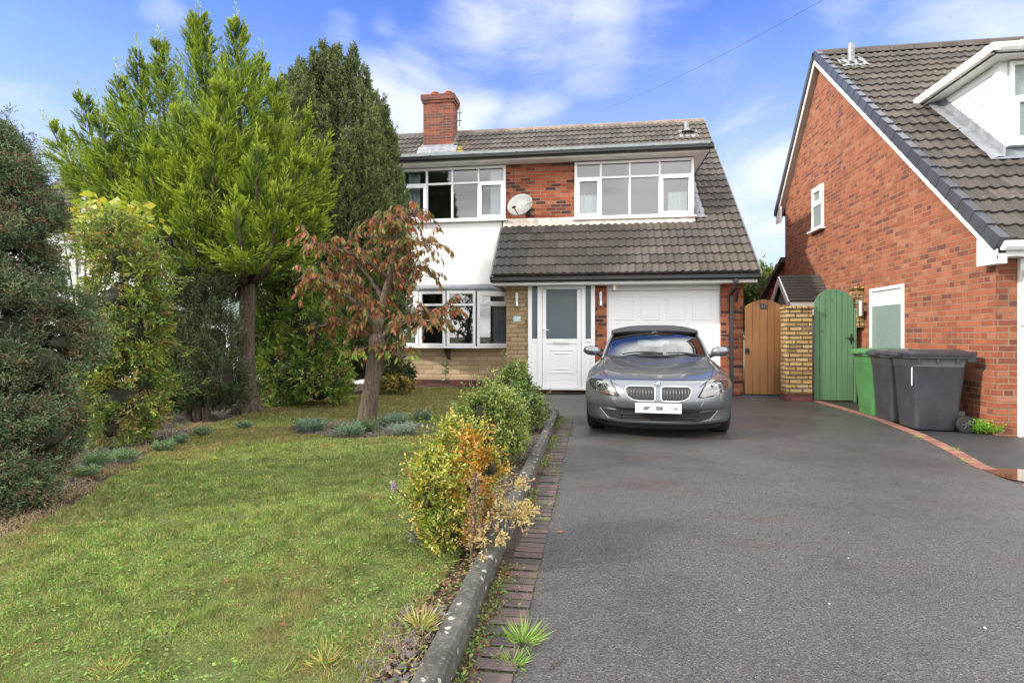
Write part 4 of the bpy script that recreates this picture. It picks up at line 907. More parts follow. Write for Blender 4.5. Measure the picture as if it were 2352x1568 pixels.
# aerial by the chimney
q = at(1056, 268, Y=15.9); t = thing('television_aerial', 'thin metal television aerial beside the chimney stack', 'aerial', q)
mb = MB(); mb.tube([(q.x, q.y, q.z-.28), (q.x, q.y, q.z+.24)], .012, 6); mb.build('element', M['wire'], t)
for dz_ in (-.12, .10): mb = MB(); mb.tube([(q.x-.16, q.y, q.z+dz_), (q.x+.06, q.y, q.z+dz_)], .010, 6); mb.build('boom', M['wire'], t)
# iron hanging bracket on the garage pier
q = at(1696, 668, Y=YF); t = thing('hanging_bracket', 'black iron hanging basket bracket on the garage corner pier', 'bracket', q)
mb = MB(); mb.box(q.x-.045, q.x-.025, YF-.012, YF-.001, q.z-.22, q.z+.10); mb.tube([(q.x-.035, YF-.01, q.z-.20), (q.x-.03, YF-.12, q.z-.03), (q.x-.01, YF-.24, q.z+.10), (q.x+.0, YF-.29, q.z+.08), (q.x+.0, YF-.27, q.z+.03)], .008, 6); mb.tube([(q.x-.035, YF-.012, q.z+.02), (q.x-.015, YF-.20, q.z+.04)], .007, 6); mb.build('iron_arm', M['black_iron'], t)
# doormat
q0, q1 = at(1245, 901, z=0).x, at(1342, 901, z=0).x
mb = MB(); n = 20; mb.prism([((q0+q1)/2+.43*math.cos(a), YF-.02-.26*math.sin(a)) for a in np.linspace(0, math.pi, n)], .002, .018, 'z'); tag(mb.build('doormat', M['rubber']), 'black half round rubber doormat before the front door', 'doormat')
# overhead cable
pts = []
pA, pB = Vector((-.6, 17.5, 6.6)), Vector((7.0, 9.5, 10.6))
pA = at(1370, 258, t=22); pB = at(1825, -2, t=11); pC = pB+(pB-pA)*.6
for k in range(13):
    s_ = k/12; p = pA.lerp(pC, s_); p.z -= .35*4*s_*(1-s_); pts.append(p)
mb = MB(); mb.tube(pts, .0038, 5); tag(mb.build('overhead_cable', M['wire']), 'thin overhead telephone wire crossing the sky above the roof', 'cable')

# ------------------------------------------------------------------ wheelie bins (front faces the drive, wheels at the wall)
def wheelie_bin(label, loc, rz, body, lid, H=1.02, group='wheelie bins by the gable wall'):
    t = thing('wheelie_bin', label, 'wheelie bin', loc, rz, group); t['_base'] = (0, 0, 0)
    hb = .93*H
    def ring(z, x0, x1, w, r=.05):
        pts = []
        for (cx, cy, a0) in ((x1-r, w-r, 0), (x0+r, w-r, 90), (x0+r, -w+r, 180), (x1-r, -w+r, 270)):
            for k in range(5): a = R_(a0+22.5*k); pts.append((cx+r*math.cos(a), cy+r*math.sin(a), z))
        return pts
    b = MB(); prof = [(.015, -.235, .20, .205), (.03, -.245, .215, .215), (.30*H, -.262, .245, .235), (.78*H, -.292, .288, .262), (.80*H, -.30, .295, .268), (.805*H, -.298, .293, .266), (hb-.035, -.312, .315, .276), (hb-.03, -.335, .335, .292), (hb, -.338, .338, .294)]
    rows = [ring(z, x0, x1, w) for z, x0, x1, w in prof]; n = 20
    for r_ in rows: b.v += r_
    b.f += [(i*n+k, i*n+(k+1) % n, (i+1)*n+(k+1) % n, (i+1)*n+k) for i in range(len(rows)-1) for k in range(n)]+[tuple(range(n))[::-1], tuple(range((len(rows)-1)*n, len(rows)*n))]
    b.box(.20, .30, -.20, .20, .10, .25)                                # axle housing
    for s_ in (-1, 1):                                                  # moulded ribs under the rim
        for k in range(3): b.box(-.25+k*.21, -.235+k*.21, s_*.262, s_*.288, hb-.09, hb-.03)
    b.build('bin_body', body, t, smooth=True, angle=30, local=True)
    l = MB(); z0 = hb+.002
    rowsL = [ring(z0, -.355, .345, .304), ring(z0+.03, -.36, .345, .306), ring(z0+.055, -.33, .33, .28), ring(z0+.078, -.22, .27, .2)]
    o = len(l.v)
    for r_ in rowsL: l.v += r_
    l.f += [(i*n+k, i*n+(k+1) % n, (i+1)*n+(k+1) % n, (i+1)*n+k) for i in range(3) for k in range(n)]+[tuple(range(n))[::-1], tuple(range(3*n, 4*n))]
    l.box(-.40, -.345, -.12, .12, z0+.0, z0+.028)
    for s_ in (-1, 1): l.box(.30, .40, s_*.19-.03, s_*.19+.03, z0+.015, z0+.05)
    l.build('lid', lid, t, smooth=True, angle=30, local=True)
    h = MB(); h.tube([(.385, -.25, z0+.02), (.40, -.24, z0+.028), (.40, .24, z0+.028), (.385, .25, z0+.02)], .016, 8)
    for s_ in (-1, 1): h.box(.30, .395, s_*.235-.02, s_*.235+.02, z0-.07, z0+.03)
    h.build('handle', body, t, local=True, bevel=.004)
    for s_ in (-1, 1):
        wm = Matrix.Rotation(R_(90), 3, 'X'); w = MB(); w.lathe([(.06, -.028), (.094, -.026), (.10, -.018), (.10, .018), (.094, .026), (.06, .028)], (.275, s_*.262, .10), 24, wm)
        wo = w.build('wheel', M['rubber'], t, smooth=True, angle=35, local=True)
        rm_ = MB(); rm_.lathe([(.02, -.034), (.026, -.03), (.026, .03), (.02, .034)], (.275, s_*.262, .10), 12, wm)
        for k in range(6):
            a = math.pi*k/3; rm_.tube([(.275+.02*math.cos(a), s_*.262+s_*.03*1, .10+.02*math.sin(a)), (.275+.062*math.cos(a), s_*.262+s_*.029, .10+.062*math.sin(a))], .008, 5)
        rm_.build('wheel_hub', M['bin_grey'], wo, local=True)
    return t
b1 = wheelie_bin('green wheelie bin at the far end of the bin row', (4.21, 8.95, -.008), R_(1), M['bin_green'], M['bin_green'], .975)
b2 = wheelie_bin('dark grey wheelie bin squeezed between green bin and striped bin', (4.20, 8.40, -.008), R_(-1), M['bin_grey'], M['bin_lid'], .975)
b3 = wheelie_bin('dark grey wheelie bin with white stripe and brown leaf litter on lid, nearest the garage', (4.19, 7.79, -.008), R_(-2), M['bin_grey'], M['bin_lid'], .99)
mb = MB(); mb.box(-.294, -.292, -.235, -.215, .56, .82); s3 = mb.build('sticker', M['ink_white'], b3, local=True)
mb = MB(); rr_ = []
for (cx, cy, rx, ry) in ((.10, .05, .20, .17), (-.15, -.1, .12, .1)): mb.prism([(cx+rx*math.cos(a)*(1+.12*math.sin(3*a)), cy+ry*math.sin(a)) for a in np.linspace(0, 6.2, 18)], 0.99*.93+.0805, 0.99*.93+.083, 'z')
mb.build('lid_grime', pmat('brown_leaf_wet', (.22, .11, .07), .2, var=.4, vscale=12), b3, local=True)
# ------------------------------------------------------------------ the car: x across, y from nose to tail, z up
def carpaint():
    m = bpy.data.materials.new('silver_grey_car_paint'); m.use_nodes = True; g = NG(m.node_tree); b = m.node_tree.nodes['Principled BSDF']
    oc = g.n('TexCoord').outputs['Object']
    fl = g.n('TexVoronoi', {'Vector': oc, 'Scale': 900.0}).outputs['Color']; f = g.n('SeparateColor', {0: fl}).outputs[0]
    g.set(b.inputs['Base Color'], g.mix(f, (.138, .152, .170), (.198, .214, .236)))
    b.inputs['Metallic'].default_value = .72; b.inputs['Roughness'].default_value = .30; b.inputs['Coat Weight'].default_value = 1.0
    g.set(b.inputs['Coat Roughness'], g.rng(g.noise(oc, 60.0, 2.0), .45, .62, .02, .10))
    dr = g.n('TexVoronoi', {'Vector': oc, 'Scale': 70.0}); h = g.rng(dr.outputs['Distance'], .30, .0)
    k = g.rng(g.noise(oc, 9.0, 3.0), .45, .6); g.set(b.inputs['Coat Normal'], g.n('Bump', {'Strength': .16, 'Distance': .004, 'Height': g.math('MULTIPLY', h, k)}).outputs[0])
    return m
M['paint'] = carpaint()
M['soft_top'] = pmat('black_canvas_top', (.030, .030, .034), .85, bump=.4, bscale=220, var=.2)
M['trim_black'] = pmat('black_car_trim', (.012, .012, .013), .4)
M['mesh_black'] = pmat('black_intake_mesh', (.010, .010, .011), .5, bump=1.0, bscale=300)
M['car_glass'] = glassmat('car_glass', .15, (.62, .72, .70))
M['lamp_glass'] = glassmat('headlamp_glass', .14, (.92, .94, .95))
M['lamp_inside'] = pmat('headlamp_bowl', (.075, .08, .085), .35, .5); M['lamp_dark'] = pmat('headlamp_dark', (.03, .031, .034), .3)
M['amber'] = pmat('amber_reflector', (.30, .10, .04), .3); M['leather'] = pmat('dark_seat_leather', (.025, .025, .028), .5)
M['alloy'] = pmat('alloy_wheel', (.45, .46, .48), .3, 1.0); M['plate'] = None
def plate_mat():
    m = bpy.data.materials.new('number_plate_smudged'); m.use_nodes = True; g = NG(m.node_tree); b = m.node_tree.nodes['Principled BSDF']
    sp = g.n('SeparateXYZ', {0: g.n('TexCoord').outputs['Object']}); acc = None
    for (cx, w) in ((-.15, .085), (.015, .05), (.165, .06)):
        n_ = g.noise(g.n('TexCoord').outputs['Object'], 15.0, 0.0)
        ax = g.math('ABSOLUTE', g.math('SUBTRACT', sp.outputs[0], cx)); az = g.math('ABSOLUTE', g.math('SUBTRACT', sp.outputs[2], .362))
        v = g.math('MULTIPLY', g.rng(ax, w, w*.55, 0, 1, True), g.rng(az, .036, .012, 0, 1, True)); v = g.math('MULTIPLY', v, g.rng(n_, .3, .62))
        acc = v if acc is None else g.math('ADD', acc, v)
    g.set(b.inputs['Base Color'], g.mix(g.math('MINIMUM', acc, .85), (.80, .80, .80), (.035, .035, .035))); b.inputs['Roughness'].default_value = .3
    return m
M['plate'] = plate_mat()
cf_ = at(1512, 985, z=0.0); ANG = R_(-4.9)
cy_ = 6.42; cx_c = .722
car = thing('convertible_car', 'grey two seat convertible with closed black soft top parked before the garage', 'car', (cx_c, cy_, 0), ANG)
car['_base'] = (0, 0, 0)
KEYS = [  # y, z, half width, setback, power, edge drop
 (.17, .150, .76, .34, 2.6, -.01), (.085, .165, .80, .40, 2.6, -.01), (.055, .20, .825, .425, 2.7, 0), (.070, .235, .84, .42, 2.8, 0), (.070, .325, .855, .42, 2.9, 0),
 (.025, .345, .858, .46, 2.9, 0), (.0, .40, .865, .475, 3.0, 0), (.004, .47, .870, .475, 3.0, 0), (.020, .535, .872, .47, 3.0, .0), (.052, .59, .870, .46, 3.0, .005),
 (.095, .632, .866, .45, 3.0, .012), (.15, .662, .864, .44, 3.0, .02), (.24, .690, .864, .40, 3.1, .035), (.38, .722, .866, .33, 3.2, .05), (.58, .757, .868, .24, 3.4, .065), (.82, .790, .870, .15, 4, .082), (1.06, .824, .872, .09, 4, .10), (1.28, .856, .874, .06, 5, .125), (1.46, .882, .876, .05, 5, .15)]
KEYS = [(y, z, W*.968, sb, p, d) for (y, z, W, sb, p, d) in KEYS]
NS = 57
ss = [math.copysign(abs(k)**.85, k) for k in np.linspace(-1, 1, NS)]
def keyrow(K, q):
    q = max(0, min(len(K)-1, q)); i = min(int(q), len(K)-2); f = q-i; a = [K[max(i-1, 0)], K[i], K[i+1], K[min(i+2, len(K)-1)]]
    def cr(p0, p1, p2, p3): return .5*((2*p1)+(-p0+p2)*f+(2*p0-5*p1+4*p2-p3)*f*f+(-p0+3*p1-3*p2+p3)*f**3)
    return [cr(*[a[j][c] for j in range(4)]) for c in range(len(K[0]))]
def surf_pt(q, s):
    y, z, W, sb, p, dr = keyrow(KEYS, q); bul = 0
    if q > 11: bul = .018*math.exp(-((abs(s)-.80)/.13)**2)*min(1, (q-11)/3) - .006*math.exp(-(s/.25)**2)*min(1, (q-11)/3)
    return Vector((s*W, y+sb*abs(s)**p, z-dr*abs(s)**6+bul))
NQ = 3*(len(KEYS)-1)
front = [[surf_pt(q*(len(KEYS)-1)/NQ, s) for s in ss] for q in range(NQ+1)]
fm = MB(); fm.grid(front)
# sides, with wheel arches
WY0, WY1, WR, AR = .835, 3.33, .318, .352
RK = [(1.46, .882, .876, .15), (1.9, .895, .882, .155), (2.5, .90, .885, .155), (3.0, .915, .885, .15), (3.35, .93, .882, .15), (3.65, .94, .86, .13), (3.85, .945, .83, .11), (3.98, .935, .80, .10)]
RK = [(y, z, W*.968, d) for (y, z, W, d) in RK]
def rk(y):
    ys = [k[0] for k in RK]; i = max(0, min(len(RK)-2, int(np.searchsorted(ys, y))-1)); f = (y-ys[i])/(ys[i+1]-ys[i]); f = max(0, min(1, f)); return [RK[i][c]*(1-f)+RK[i+1][c]*f for c in range(4)]
edge = [(front[i][-1].y, front[i][-1].x, front[i][-1].z) for i in range(NQ+1)]
q8 = int(NQ*6/(len(KEYS)-1)); eup = edge[q8:]
def top_edge(y):
    if y <= eup[-1][0]:
        ys = np.array([e[0] for e in eup]); ys = np.maximum.accumulate(ys); return float(np.interp(y, ys, [e[1] for e in eup])), float(np.interp(y, ys, [e[2] for e in eup]))
    r_ = rk(y); return r_[2], r_[1]-r_[3]
ycols = sorted(set([round(v, 3) for v in list(np.linspace(eup[0][0], 4.0, 46))+[WY0-AR+.001, WY0+AR-.001, WY1-AR+.001, WY1+AR-.001]+list(WY0+AR*np.cos(np.linspace(0, math.pi, 19)))+list(WY1+AR*np.cos(np.linspace(0, math.pi, 19)))]))
ycols = [y for y in ycols if y >= eup[0][0]]
def zlow(y):
    z = .19
    for wy in (WY0, WY1):
        d = AR*AR-(y-wy)**2
        if d > 0: z = max(z, .315+math.sqrt(d))
    return z
for sg_ in (-1, 1):
    rows = []
    for k in range(9):
        f = k/8; r_ = []
        for y in ycols:
            x, zt_ = top_edge(y); zl = min(zlow(y), zt_-.01); z = zt_+(zl-zt_)*f
            h = (z-.19)/max(zt_-.19, .1); bx = .012*math.sin(math.pi*min(1, max(0, h)))-.05*max(0, .35-h)-.0*h
            tail = max(0, y-3.7); r_.append(Vector((sg_*(x+bx*min(1, (y-ycols[0])*6)-tail*.12*(1-h)), y, z)))
        rows.append(r_)
    fm.grid(rows)
    rows = []                                                             # shoulder beside the cabin
    for s in np.linspace(1, .80, 7):
        rows.append([Vector((sg_*s*rk(y)[2], y+(.05*s**5 if y < 1.5 else 0), rk(y)[1]-rk(y)[3]*s**6+(.018*math.exp(-((s-.80)/.13)**2)))) for y in np.linspace(1.46, 3.98, 24)])
    fm.grid(rows)
rows = [[Vector((s*rk(y)[2], y-(.10*abs(s)**3 if y > 3.8 else 0), rk(y)[1]-rk(y)[3]*abs(s)**6)) for s in np.linspace(-1, 1, 25)] for y in (3.18, 3.4, 3.6, 3.8, 3.9, 3.98)]
for (y, z, W) in ((4.03, .88, .80), (4.05, .75, .81), (4.08, .55, .83), (4.09, .42, .84), (4.03, .25, .80), (3.9, .20, .76)):
    rows.append([Vector((s*W, y-.20*abs(s)**3, z-.05*abs(s)**6)) for s in np.linspace(-1, 1, 25)])
fm.grid(rows)
body = fm.build('body', M['paint'], car, smooth=True, angle=38, local=True)
bv_ = MB(); bv_.grid(front); bvh = BVHTree.FromPolygons([Vector(v) for v in bv_.v], bv_.f)
def proj(x, z):
    h = bvh.ray_cast(Vector((x, -1, z)), Vector((0, 1, 0)))
    if h[0] is None: return Vector((x, .5, z)), Vector((0, -1, 0))
    n = h[1] if h[1].y < 0 else -h[1]; return h[0], n
def pt(x, z, off): p, n = proj(x, z); return p+n*off
def span(poly, z):
    xs = []
    for (a, b), (c, d) in zip(poly, poly[1:]+poly[:1]):
        if (b > z) != (d > z): xs.append(a+(z-b)*(c-a)/(d-b))
    return (min(xs), max(xs)) if len(xs) > 1 else None
def panel(poly, off, nr=10, nc=14, thick=.0):
    zs = [p[1] for p in poly]; z0, z1 = min(zs)+1e-4, max(zs)-1e-4; mb = MB(); rows = []
    for k in range(nr+1):
        z = z0+(z1-z0)*k/nr; sp_ = span(poly, z)
        if sp_: rows.append([pt(sp_[0]+(sp_[1]-sp_[0])*j/nc, z, off) for j in range(nc+1)])
    mb.grid(rows); return mb
def outline(poly, off, r, n=5, closed=True, sub=4):
    pts = []; P2 = poly+[poly[0]] if closed else poly
    for (a, b), (c, d) in zip(P2, P2[1:]):
        for k in range(sub): pts.append(pt(a+(c-a)*k/sub, b+(d-b)*k/sub, off))
    pts.append(pt(*P2[-1], off)); mb = MB(); mb.tube(pts, r, n, cap=not closed); return mb
mir = lambda poly: [(-x, z) for x, z in poly]
# kidney grilles
kid = [(.033, .452), (.05, .438), (.20, .436), (.27, .446), (.325, .475), (.352, .525), (.355, .562), (.335, .585), (.29, .592), (.07, .592), (.042, .585), (.033, .57)]
for P in (kid, mir(kid)):
    go = panel(P, .006, 14, 16).build('grille', M['trim_black'], car, local=True, smooth=True)
    outline(P, .008, .0080, 7).build('chrome_surround', M['chrome'], go, local=True, smooth=True)
    mb = MB(); xs = [x for x, z in P]; x0, x1 = min(xs), max(xs)
    for k in range(1, 10):
        x = x0+(x1-x0)*(k)/10; zz = [z for z in np.linspace(.43, .60, 60) if span(P, z) and span(P, z)[0]+.006 < x < span(P, z)[1]-.006]
        if len(zz) > 3: mb.tube([pt(x, z, .010) for z in np.linspace(zz[0], zz[-1], 7)], .0042, 5)
    mb.build('grille_bars', pmat('grille_bar', (.10, .105, .11), .25, .9), go, local=True, smooth=True)
# lower intake, splitter bars, lamps
intk = [(-.66, .322), (-.54, .222), (-.44, .205), (.44, .205), (.54, .222), (.66, .322), (.30, .318), (-.30, .318)]
io = panel(intk, .004, 10, 40).build('air_intake', M['mesh_black'], car, local=True, smooth=True)
mb = MB()
for z in (.245, .272): mb.tube([pt(x, z, .012) for x in np.linspace(-.40, .40, 24)], .007, 6)
for s_ in (-1, 1): mb.tube([pt(s_*.40, z, .012) for z in np.linspace(.212, .282, 5)], .006, 6)
mb.build('intake_bars', M['trim_black'], io, local=True, smooth=True)
for s_ in (-1, 1):
    P = [(s_*x, z) for x, z in ((.645, .330), (.625, .306), (.435, .300), (.455, .328))]
    panel(P, .009, 4, 10).build('fog_lamp', M['lamp_inside'], car, local=True, smooth=True)
    mb = MB(); mb.tube([pt(s_*(.655-.115*k/8), .322-.125*k/8, .006) for k in range(9)], [.008]*9, 6); mb.build('intake_blade', M['paint'], car, local=True, smooth=True)
lipm = MB(); lipm.grid([[pt(x, .170, .010) for x in np.linspace(-.72, .72, 40)], [pt(x, .158, .014)+Vector((0, 0, -.03)) for x in np.linspace(-.72, .72, 40)], [pt(x, .165, -.10)+Vector((0, .1, -.035)) for x in np.linspace(-.72, .72, 40)]]); lipm.build('under_lip', M['trim_black'], car, local=True)
# shut lines of the bonnet, drawn as narrow dark grooves
gm_ = MB()
def groove(qs, r=.0035):
    gm_.tube([surf_pt(q, s)+Vector((0, -.0005, .001)) for q, s in qs], r, 5)
groove([(11.0, s) for s in np.linspace(-.62, .62, 25)])
for s_ in (-1, 1):
    groove([(9.0+k*.1, s_*(.535+.0075*k*1.0)) for k in range(0, 21)]); groove([(11+k*.35, s_*(.685+.011*k)) for k in range(0, 21)])
gm_.build('bonnet_shut_line', M['trim_black'], car, local=True)
cr_ = MB()
for s_ in (-1, 1): cr_.tube([pt(s_*(.50-.065*k/6), .452-.11*k/6, .0015) for k in range(7)], .004, 5)
cr_.build('bumper_crease', M['paint'], car, local=True)
# headlamps
hl = [(.430, .484), (.47, .478), (.58, .490), (.69, .520), (.755, .560), (.788, .612), (.786, .634), (.71, .644), (.60, .646), (.535, .640), (.475, .560)]
for s_ in (-1, 1):
    P = [(s_*x, z) for x, z in hl]
    ho = panel(P, .004, 14, 18).build('headlight', M['lamp_inside'], car, local=True, smooth=True)
    outline(P, .006, .006, 5).build('lamp_surround', M['trim_black'], ho, local=True, smooth=True)
    for (x, z, r_) in ((.66, .585, .046), (.570, .58, .042)):
        c, nn = proj(s_*x, z); nn = Vector((nn.x*.35, nn.y, nn.z*.2)).normalized(); rot = nn.to_track_quat('Z', 'Y').to_matrix()
        mb = MB(); mb.lathe([(r_, .0), (r_*1.05, .012), (r_*.9, .016), (r_*.82, .008)], c+nn*.006, 20, rot); mb.build('lamp_ring', pmat('lamp_ring_metal', (.42, .43, .45), .3, 1.0), ho, local=True, smooth=True, angle=40)
        mb = MB(); mb.lathe([(r_*.8, .0), (r_*.7, .016), (r_*.4, .026), (r_*.08, .029)], c+nn*.004, 18, rot); mb.build('lamp_lens', M['lamp_dark'], ho, local=True, smooth=True)
    am = panel([(s_*x, z) for x, z in ((.47, .486), (.52, .487), (.66, .512), (.655, .519), (.53, .503), (.49, .500))], .008, 4, 8); am.build('indicator', M['amber'], ho, local=True, smooth=True)
    panel(P, .030, 14, 18).build('lamp_cover', M['lamp_glass'], ho, local=True, smooth=True)
# roundel: blue and white quarters in a dark ring
c, nn = proj(0, .627); rot = nn.to_track_quat('Z', 'Y').to_matrix(); rg = MB(); rg.lathe([(.041, 0), (.041, .005), (.039, .007), (.024, .007), (.024, .004)], c, 28, rot); ro = rg.build('roundel_ring', M['trim_black'], car, local=True)
rg = MB(); rg.lathe([(.0415, 0), (.0430, .003), (.0415, .0065), (.0405, .0065)], c, 28, rot); rg.build('roundel_rim', M['chrome'], ro, local=True)
for k in range(4):
    mb = MB(); vs = [c+rot @ Vector((0, 0, .0072))]+[c+rot @ Vector((.0255*math.cos(a), .0255*math.sin(a), .0072)) for a in np.linspace(k*math.pi/2, (k+1)*math.pi/2, 8)]; mb.add(vs, [(0, i, i+1) for i in range(1, 8)])
    mb.build('roundel_quarter', M['ink_white'] if k % 2 == 0 else (M.get('rblue') or M.setdefault('rblue', pmat('roundel_blue', (.05, .20, .55), .3))), ro, local=True)
# number plate
mb = MB(); mb.box(-.247, .247, -.030, -.012, .309, .416); mb.build('number_plate', M['plate'], car, local=True, bevel=.004)
mb = MB(); mb.box(-.24, .24, -.012, .03, .312, .413); mb.build('plate_mount', M['trim_black'], car, local=True)
# windscreen, frame, canvas top
def ws(s, v):
    b = Vector((s*.715, 1.40+.34*s*s, .888-.055*s*s)); t = Vector((s*.585, 2.00+.15*s*s, 1.222-.040*s*s)); p = b.lerp(t, v); p.z += .035*math.sin(math.pi*v); return p
ssw = np.linspace(-1, 1, 21)
mb = MB(); mb.grid([[ws(s, v) for s in ssw] for v in np.linspace(0, 1, 9)]); wo_ = mb.build('windscreen', M['car_glass'], car, local=True, smooth=True)
mb = MB()
for s_ in (-1, 1): mb.tube([ws(s_, v)+Vector((s_*.006, .004, 0)) for v in np.linspace(-.04, 1.0, 9)], [.030, .028, .026, .025, .024, .023, .022, .022, .022], 8)
mb.build('windscreen_pillar', M['paint'], car, local=True, smooth=True)
mb = MB(); mb.tube([ws(s, 1.0)+Vector((0, .004, .008)) for s in ssw], .017, 8); mb.tube([ws(s, 0.0)+Vector((0, -.012, .002)) for s in ssw], .014, 6)
for s_ in (-1, 1): mb.tube([ws(s_*.985, v)+Vector((0, -.006, .010)) for v in np.linspace(0, 1, 9)], .011, 6)
mb.build('windscreen_seal', M['trim_black'], car, local=True, smooth=True)
TK = [(1.985, 1.236, .592, .044), (2.06, 1.275, .606, .055), (2.25, 1.312, .625, .075), (2.50, 1.318, .64, .085), (2.75, 1.285, .645, .10), (2.95, 1.205, .655, .115), (3.08, 1.10, .665, .11), (3.18, .985, .69, .08), (3.26, .925, .72, .04)]
def top_pt(q, s):
    y, z, W, d = keyrow(TK, q); return Vector((s*W, y+.13*s*s*max(0, 1-q/3)-.02*s*s, z-d*abs(s)**3.2))
nq = 32; sst = np.linspace(-1, 1, 33); mb = MB(); rows = [[top_pt(q*8/nq, s) for s in sst] for q in range(nq+1)]
o = len(mb.v); mb.v += [tuple(p) for r_ in rows for p in r_]; W_ = 33; gl_ = []
for i in range(nq):
    for j in range(W_-1):
        f = (i*W_+j, i*W_+j+1, (i+1)*W_+j+1, (i+1)*W_+j); q = (i+.5)*8/nq; s = (sst[j]+sst[j+1])/2
        (gl_ if 5.0 < q < 6.9 and abs(s) < .50 else mb.f).append(f)
to = mb.build('soft_top', M['soft_top'], car, local=True, smooth=True); sm_ = to.modifiers.new('thick', 'SOLIDIFY'); sm_.thickness = .012
mb2 = MB(); mb2.v = list(mb.v); mb2.f = gl_; rwo = mb2.build('rear_window', M['car_glass'], to, local=True, smooth=True)
sd_ = MB(); qd = MB()
for s_ in (-1, 1):
    def roofe(y):
        qs = np.linspace(0, 8, 81); pp = [top_pt(q, s_) for q in qs]; i = int(np.argmin([abs(p.y-y) for p in pp])); return pp[i]
    def belt(y): r_ = rk(y); s = .80; return Vector((s_*s*r_[2], y, r_[1]-r_[3]*s**6+.016))
    A_ = [belt(y) for y in np.linspace(1.72, 2.78, 12)]
    Bt = [ws(s_, min(1, max(0, (y-1.70)/.42))) if y < 2.12 else roofe(y) for y in np.linspace(1.72, 2.70, 12)]
    sd_.grid([[a.lerp(b, f) for a, b in zip(A_, Bt)] for f in np.linspace(0, 1, 5)])
    A2 = [belt(y) for y in np.linspace(2.78, 3.26, 8)]; B2 = [roofe(y) for y in np.linspace(2.70, 3.26, 8)]
    qd.grid([[a.lerp(b, f) for a, b in zip(A2, B2)] for f in np.linspace(0, 1, 4)])
sd_.build('side_window', M['car_glass'], car, local=True, smooth=True); qd.build('top_quarter', M['soft_top'], to, local=True, smooth=True)
# cabin: tub, dash, seats, wheel, mirror
mb = MB(); mb.box(-.68, .68, 1.6, 3.2, .35, .40); mb.box(-.72, -.69, 1.5, 3.2, .35, .84); mb.box(.69, .72, 1.5, 3.2, .35, .84); mb.box(-.68, .68, 3.1, 3.15, .4, .86)
mb.prism([(1.50, .55), (1.50, .872), (1.72, .885), (1.92, .83), (1.95, .6)], -.70, .70, 'x'); mb.build('cabin_tub', M['leather'], car, local=True, bevel=.01)
for s_ in (-1, 1):
    mb = MB(); mb.box(s_*.36-.24, s_*.36+.24, 2.2, 2.72, .42, .56); mb.prism([(2.62, .5), (2.74, .5), (2.95, 1.02), (2.84, 1.02)], s_*.36-.22, s_*.36+.22, 'x'); mb.prism([(2.85, 1.0), (2.94, 1.0), (2.97, 1.14), (2.90, 1.14)], s_*.36-.12, s_*.36+.12, 'x'); mb.build('seat', M['leather'], car, local=True, bevel=.03, smooth=True)
mb = MB(); cwh = Vector((-.36, 2.02, .80)); rw = Matrix.Rotation(R_(65), 3, 'X'); mb.tube([cwh+rw @ Vector((.18*math.cos(a), .18*math.sin(a), 0)) for a in np.linspace(0, 6.283, 25)], .016, 7, cap=False)
for a in (0, 2.1, 4.2): mb.tube([cwh, cwh+rw @ Vector((.18*math.cos(a), .18*math.sin(a), 0))], .014, 5)
mb.build('steering_wheel', M['leather'], car, local=True)
mb = MB(); mb.lathe([(.02, -.025), (.09, -.02), (.115, 0), (.09, .02), (.02, .025)], (0, 1.93, 1.135), 18, Matrix.Rotation(R_(90), 3, 'X') @ Matrix.Scale(.45, 3, Vector((0, 1, 0)))); mb.tube([(0, 1.93, 1.15), (0, 1.97, 1.235)], .02, 8); mb.lathe([(.045, -.02), (.05, 0), (.03, .02)], (0, 1.965, 1.205), 12); mb.build('rear_view_mirror', M['trim_black'], car, local=True, smooth=True)
# wipers
mb = MB()
for (s0, s1) in ((-.62, .14), (.20, .93)):
    mb.tube([ws(s0+(s1-s0)*k/10, .045+.075*math.sin(math.pi*min(1, k/10*1.05))*.5+.01)+Vector((0, -.016, .014)) for k in range(11)], .009, 5); mb.tube([ws(s0+(s1-s0)*(.45+.55*k/6), .02+.05*(1-k/6))+Vector((0, -.028, .018)) for k in range(7)], .011, 5)
mb.build('wiper', M['trim_black'], car, local=True)
# door mirrors
for s_ in (-1, 1):
    mb = MB(); cxm = s_*.885; rings = []
    for i, (dx_, ry, rz_) in enumerate(((-.125, .02, .015), (-.11, .05, .045), (-.06, .075, .066), (0, .08, .070), (.06, .07, .062), (.105, .045, .04), (.118, .015, .014))):
        rings.append([(cxm+s_*dx_*1.0*(-1 if False else 1), 1.80+ry*math.cos(a)+.02*abs(dx_)*4, .945+rz_*math.sin(a)+.06*dx_) for a in np.linspace(0, 2*math.pi, 15)])
    mb.grid(rings); mo = mb.build('door_mirror', M['paint'], car, local=True, smooth=True)
    mb = MB(); mb.tube([(s_*.72, 1.80, .875), (s_*.78, 1.80, .895), (s_*.84, 1.80, .915)], [.035, .028, .026], 8); mb.build('mirror_arm', M['trim_black'], mo, local=True, smooth=True)
